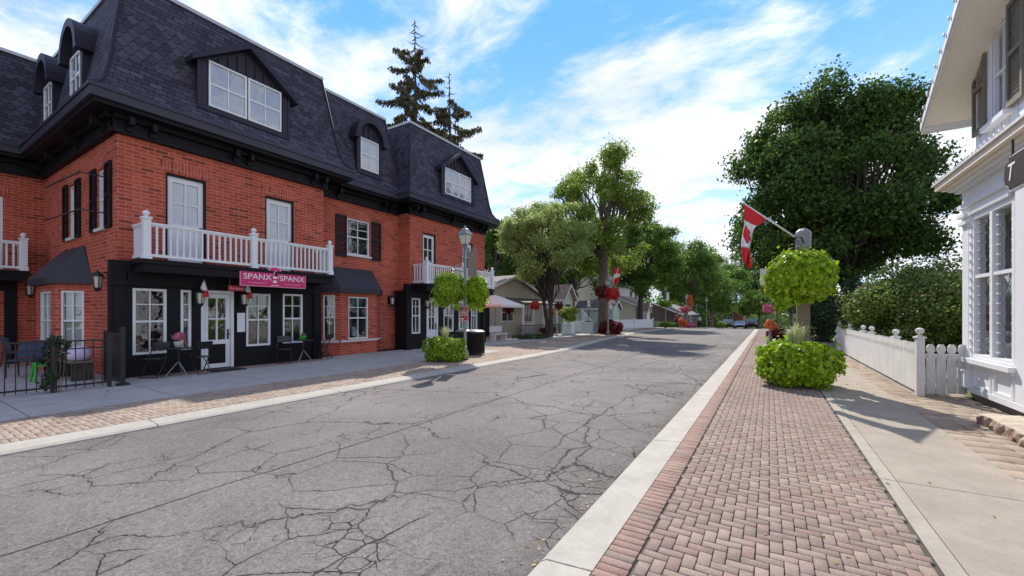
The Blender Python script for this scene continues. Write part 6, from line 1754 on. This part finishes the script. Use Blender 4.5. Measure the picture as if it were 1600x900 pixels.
# ------------------------------------------------------------------ PEOPLE
def person(loc, rz, lab, shirt, pants, stride=.18, hairc='hair'):
    t = thing('person', loc, lab, 'person')
    # one continuous body grown from a skeleton
    J = {'pel': (0, 0, .95), 'waist': (0, 0, 1.08), 'chest': (0, 0.01, 1.32), 'neck': (0, 0, 1.48), 'chin': (0, -.02, 1.55), 'head': (0, -.02, 1.66), 'crown': (0, 0, 1.74),
         'shL': (.17, 0, 1.42), 'elL': (.23, .06, 1.14), 'wrL': (.22, -.06, .90), 'haL': (.21, -.09, .80), 'shR': (-.17, 0, 1.42), 'elR': (-.23, .02, 1.14), 'wrR': (-.23, -.10, .92), 'haR': (-.22, -.14, .82),
         'hiL': (.09, 0, .90), 'knL': (.10, -stride*.7, .50), 'anL': (.10, -stride, .09), 'toL': (.11, -stride-.15, .03), 'hiR': (-.09, 0, .90), 'knR': (-.10, stride*.1, .50), 'anR': (-.10, stride, .10), 'toR': (-.11, stride-.14, .03)}
    rad = dict(pel=.14, waist=.125, chest=.15, neck=.055, chin=.075, head=.095, crown=.06, shL=.065, elL=.043, wrL=.03, haL=.035, shR=.065, elR=.043, wrR=.03, haR=.035, hiL=.09, knL=.06, anL=.042, toL=.035, hiR=.09, knR=.06, anR=.042, toR=.035)
    E = [('pel', 'waist'), ('waist', 'chest'), ('chest', 'neck'), ('neck', 'chin'), ('chin', 'head'), ('head', 'crown'), ('chest', 'shL'), ('shL', 'elL'), ('elL', 'wrL'), ('wrL', 'haL'), ('chest', 'shR'), ('shR', 'elR'), ('elR', 'wrR'), ('wrR', 'haR'),
         ('pel', 'hiL'), ('hiL', 'knL'), ('knL', 'anL'), ('anL', 'toL'), ('pel', 'hiR'), ('hiR', 'knR'), ('knR', 'anR'), ('anR', 'toR')]
    def skin(name, names, edges, k, mat):
        ns = list(names); me = bpy.data.meshes.new(name); me.from_pydata([J[a] for a in ns], [(ns.index(a), ns.index(b)) for a, b in edges], []); me.materials.append(mat)
        o = bpy.data.objects.new(name, me); COL.objects.link(o); o.parent = t
        m = o.modifiers.new('skin', 'SKIN'); 
        if not me.skin_vertices: 
            try: me.attributes.new
            except Exception: pass
        return o, ns, k
    o, ns, k = skin('body', J.keys(), E, 1., M['skin'])
    bpy.context.view_layer.update()
    def setr(o, ns, k):
        me = o.data
        if len(me.skin_vertices) == 0:
            with bpy.context.temp_override(object=o, active_object=o): bpy.ops.mesh.customdata_skin_add()
        for i, a in enumerate(ns): me.skin_vertices[0].data[i].radius = (rad[a]*k, rad[a]*k*.85)
        me.skin_vertices[0].data[0].use_root = True
        o.modifiers['skin'].use_smooth_shade = True
        s_ = o.modifiers.new('sub', 'SUBSURF'); s_.levels = 1; s_.render_levels = 2
    setr(o, ns, k)
    up = ['pel', 'waist', 'chest', 'shL', 'elL', 'shR', 'elR']
    o, ns, k = skin('shirt', up, [e for e in E if e[0] in up and e[1] in up], 1.14, shirt); setr(o, ns, k)
    lo = ['pel', 'hiL', 'knL', 'anL', 'hiR', 'knR', 'anR']
    o, ns, k = skin('trousers', lo, [e for e in E if e[0] in lo and e[1] in lo], 1.14, pants); setr(o, ns, k)
    q = MB(); q.lathe([(.02, .125), (.075, .105), (.108, .05), (.112, -.02), (.085, -.06)][::-1], (0, .015, 1.66), 12)
    h = q.build('hair', M[hairc]); h.parent = t
    t.rotation_euler = (0, 0, rz); return t
def cl(name, c): return simple(name, c, .8, .1)
x_, y_, _ = T(1057, 48.5); person((x_, y_, zg(y_)), R(10), 'person in a red top standing beside the orange flowers', cl('red shirt', (.45, .03, .05)), cl('dark trousers', (.03, .03, .04)), .05)
x_, y_, _ = T(1093, 57); person((x_, y_, zg(y_)), R(20), 'walker in a pale grey top and dark trousers', cl('pale shirt', (.5, .5, .48)), cl('black trousers', (.02, .02, .025)), .2)
x_, y_, _ = T(1108.5, 58); person((x_, y_, zg(y_)), R(-30), 'walker in dark clothes near the plain grey pole', cl('navy shirt', (.05, .05, .08)), cl('charcoal trousers', (.03, .03, .035)), .18)

# ------------------------------------------------------------------ CARS
def car(px, tt, lab, paint, kind='suv', rz=0., dx=0., name='parked_car', glass='wind'):
    x, y, _ = T(px, tt); z = zg(y)-.06
    t = thing(name, (x, y, z), lab, 'car' if kind != 'pickup' else 'pickup truck')
    pm = simple('car paint '+lab[:12], paint, .25, .03); W = .92 if kind != 'small' else .86
    prof = {'suv': [(-2.2, .35), (2.2, .35), (2.28, .7), (2.25, .95), (1.9, 1.08), (1.2, 1.12), (.55, 1.62), (-1.7, 1.66), (-2.15, 1.15), (-2.25, .75)],
            'small': [(-2.1, .32), (2.1, .32), (2.15, .62), (2.0, .82), (1.1, .95), (.4, 1.38), (-1.0, 1.42), (-1.7, 1.0), (-2.15, .9), (-2.2, .6)],
            'pickup': [(-2.7, .45), (2.4, .45), (2.45, .9), (2.4, 1.15), (1.3, 1.22), (.75, 1.78), (-.6, 1.8), (-.85, 1.25), (-2.75, 1.22), (-2.75, .7)]}[kind]
    def add(nm, mb, m, par=None): o = mb.build(nm, m); o.parent = par or t; return o
    q = MB()
    lo = [(a, b) for a, b in prof]; belt = 1.0 if kind == 'suv' else (.9 if kind == 'small' else 1.15)
    n = len(lo); vs = []
    for w_ in (-1, 1):
        for a, b in lo: wd = W*(1 if b <= belt+.1 else .80); vs.append((w_*wd, -a, b))
    fs = [tuple(range(n)), tuple(range(2*n-1, n-1, -1))]+[(i, (i+1) % n, n+(i+1) % n, n+i) for i in range(n)]
    q.add(vs, fs); b_ = add('body', q, pm)
    k = [i for i in range(n)]
    i0 = {'suv': 5, 'small': 4, 'pickup': 4}[kind]
    (a0, z0_), (a1, z1_) = prof[i0], prof[i0+1]
    q = MB(); e = .012
    def L_(f): return (a0+(a1-a0)*f, z0_+(z1_-z0_)*f)
    p0, p1 = L_(.08), L_(.90)
    q.add([(-W*.90, -p0[0]-e, p0[1]+e), (W*.90, -p0[0]-e, p0[1]+e), (W*.76, -p1[0]-e, p1[1]+e), (-W*.76, -p1[0]-e, p1[1]+e)], [(0, 1, 2, 3)]); add('windscreen', q, M[glass])
    for s_ in (-1, 1):
        q = MB(); q.add([(s_*W*.985, -a0+.35, belt+.06), (s_*W*.985, -(prof[i0+2][0])+.1, belt+.06), (s_*W*.83, -(prof[i0+2][0])-.05, z1_-.08), (s_*W*.83, -a1+.0, z1_-.08)], [(0, 1, 2, 3)]); add('side_window', q, M['wind'])
        q = MB(); q.box(s_*W*.72-.14, s_*W*.72+.14, -prof[2][0]-.03, -prof[2][0]+.1, prof[2][1]+.0, prof[2][1]+.16); add('headlight', q, M['lampglass'])
        for yy in (-1.4, 1.4):
            q = MB(); q.M = Matrix.Translation((s_*(W-.09), yy, .33)) @ Matrix.Rotation(math.pi/2, 4, 'Y'); q.lathe([(.20, -.1), (.33, -.1), (.34, 0), (.33, .1), (.20, .1)], n=18); w_ = add('wheel', q, M['tyre'])
            q = MB(); q.M = Matrix.Translation((s_*(W-.085), yy, .33)) @ Matrix.Rotation(math.pi/2, 4, 'Y'); q.lathe([(.05, -.108), (.2, -.105), (.2, .105), (.05, .108)], n=14); add('rim', q, M['chrome'], w_)
    q = MB(); q.box(-W*.5, W*.5, -prof[2][0]-.04, -prof[2][0]+.05, .45, prof[2][1]+.08); q.box(-W*.9, W*.9, -prof[1][0]-.1, -prof[1][0]+.1, .36, .5); add('grille', q, M['dark'])
    t.rotation_euler = (0, 0, rz); return t
car(1138, 72, 'dark sport utility car with blue tinted windscreen, leftmost of the parked vehicles', (.05, .055, .06), 'suv', R(4))
car(1156, 76, 'small silver car between the two larger parked vehicles', (.55, .6, .65), 'small', R(3))
car(1174, 72, 'black pickup truck with pale roof, rightmost of the parked vehicles', (.02, .02, .025), 'pickup', R(2), name='pickup_truck')
car(1128, 92, 'yellowish van with white roof half hidden among the plants', (.45, .42, .30), 'suv', R(8), name='parked_van')

# behind the white house: brown house glimpsed by the shrub
gable_house('brown_house', 12.5, 20, 34, 44, 5.0, 8.0, 'taupe', 'greyroof', 'brown house glimpsed between dark maple and white house', axis='y', wins=[])
# lawn behind the picket fence catches sun
q = MB(); q.add([(2.75, 11.2, -.0), (40, 11.2, -.0), (40, 34, .0), (2.75, 34, .0)], [(0, 1, 2, 3)]); struct('lawn', q, M['grass'])
# house across the street behind the camera's right shoulder is the same white house; opposite row for reflections is the maple

# ------------------------------------------------------------------ LIGHT, SKY, CAMERA
sun_dir = Vector((-.447, .894, .90)).normalized()
elev = math.asin(sun_dir.z)
sd = bpy.data.lights.new('sun', 'SUN'); sd.energy = 3.9; sd.angle = R(.53); sd.color = (1., .93, .83)
so = bpy.data.objects.new('sun', sd); COL.objects.link(so); so.rotation_euler = (-sun_dir).to_track_quat('-Z', 'Y').to_euler(); so.location = (0, 0, 40)
wd = bpy.data.worlds.new('World'); SC.world = wd; wd.use_nodes = True
n = NT(wd.node_tree); bg = wd.node_tree.nodes['Background']
sky = n.node('ShaderNodeTexSky', sky_type='NISHITA'); sky.sun_disc = False; sky.sun_elevation = elev
sky.sun_rotation = math.atan2(sun_dir.x, sun_dir.y); sky.air_density = 1.0; sky.dust_density = .6; sky.ozone_density = 2.5; sky.altitude = 50
tc = n.node('ShaderNodeTexCoord').outputs['Generated']
D_ = n.xyz(tc)
dz = D_[2].max(.04)+.10
cp = n.vec(D_[0]/dz, D_[1]/dz, 0.)
rot = n.node('ShaderNodeMapping'); n.link(cp, rot.inputs['Vector']); rot.inputs['Rotation'].default_value = (0, 0, .9); rot.inputs['Scale'].default_value = (.75, 1.0, 1); rot.inputs['Location'].default_value = (3.1, 1.7, 0)
c1 = n.noise(rot.outputs[0], 1.15, 9, .60, .35)
c2 = n.noise(rot.outputs[0], 4.2, 8, .65, .25)
cov = c1+(c2-.5)*.55+(D_[0]*.05)+(D_[2].ss(.55, .12)-.5)*.16
mask = cov.ss(.325, .59)
shade = n.noise(rot.outputs[0], 1.6, 6, .6)
ccol = n.mix(shade.ss(.3, .75), (5.2, 5.5, 5.9), (8.2, 8.15, 8.1))
cap = n.mix(D_[2].ss(.0, .6), (4.6, 6.8, 9.2), (1.2, 3.3, 7.6))
sk = n.mix(1., n.mix(1., sky.outputs[0], (1.0, 1.2, 1.7), 'MULTIPLY'), cap, 'DARKEN')
col_ = n.mix(mask*.97, sk, ccol)
n.link(col_, bg.inputs[0]); bg.inputs[1].default_value = .108
cam = bpy.data.cameras.new('camera'); co = bpy.data.objects.new('camera', cam); COL.objects.link(co)
co.location = (0, 0, EYE); co.rotation_euler = (R(90), 0, YAW)
cam.sensor_width = 36; cam.lens = 36*FL/1600; cam.shift_y = (HY-450)/1600.; cam.clip_start = .05; cam.clip_end = 3000
SC.camera = co
SC.render.engine = 'CYCLES'
SC.view_settings.view_transform = 'Standard'; SC.view_settings.look = 'None'; SC.view_settings.exposure = .68; SC.view_settings.gamma = 1
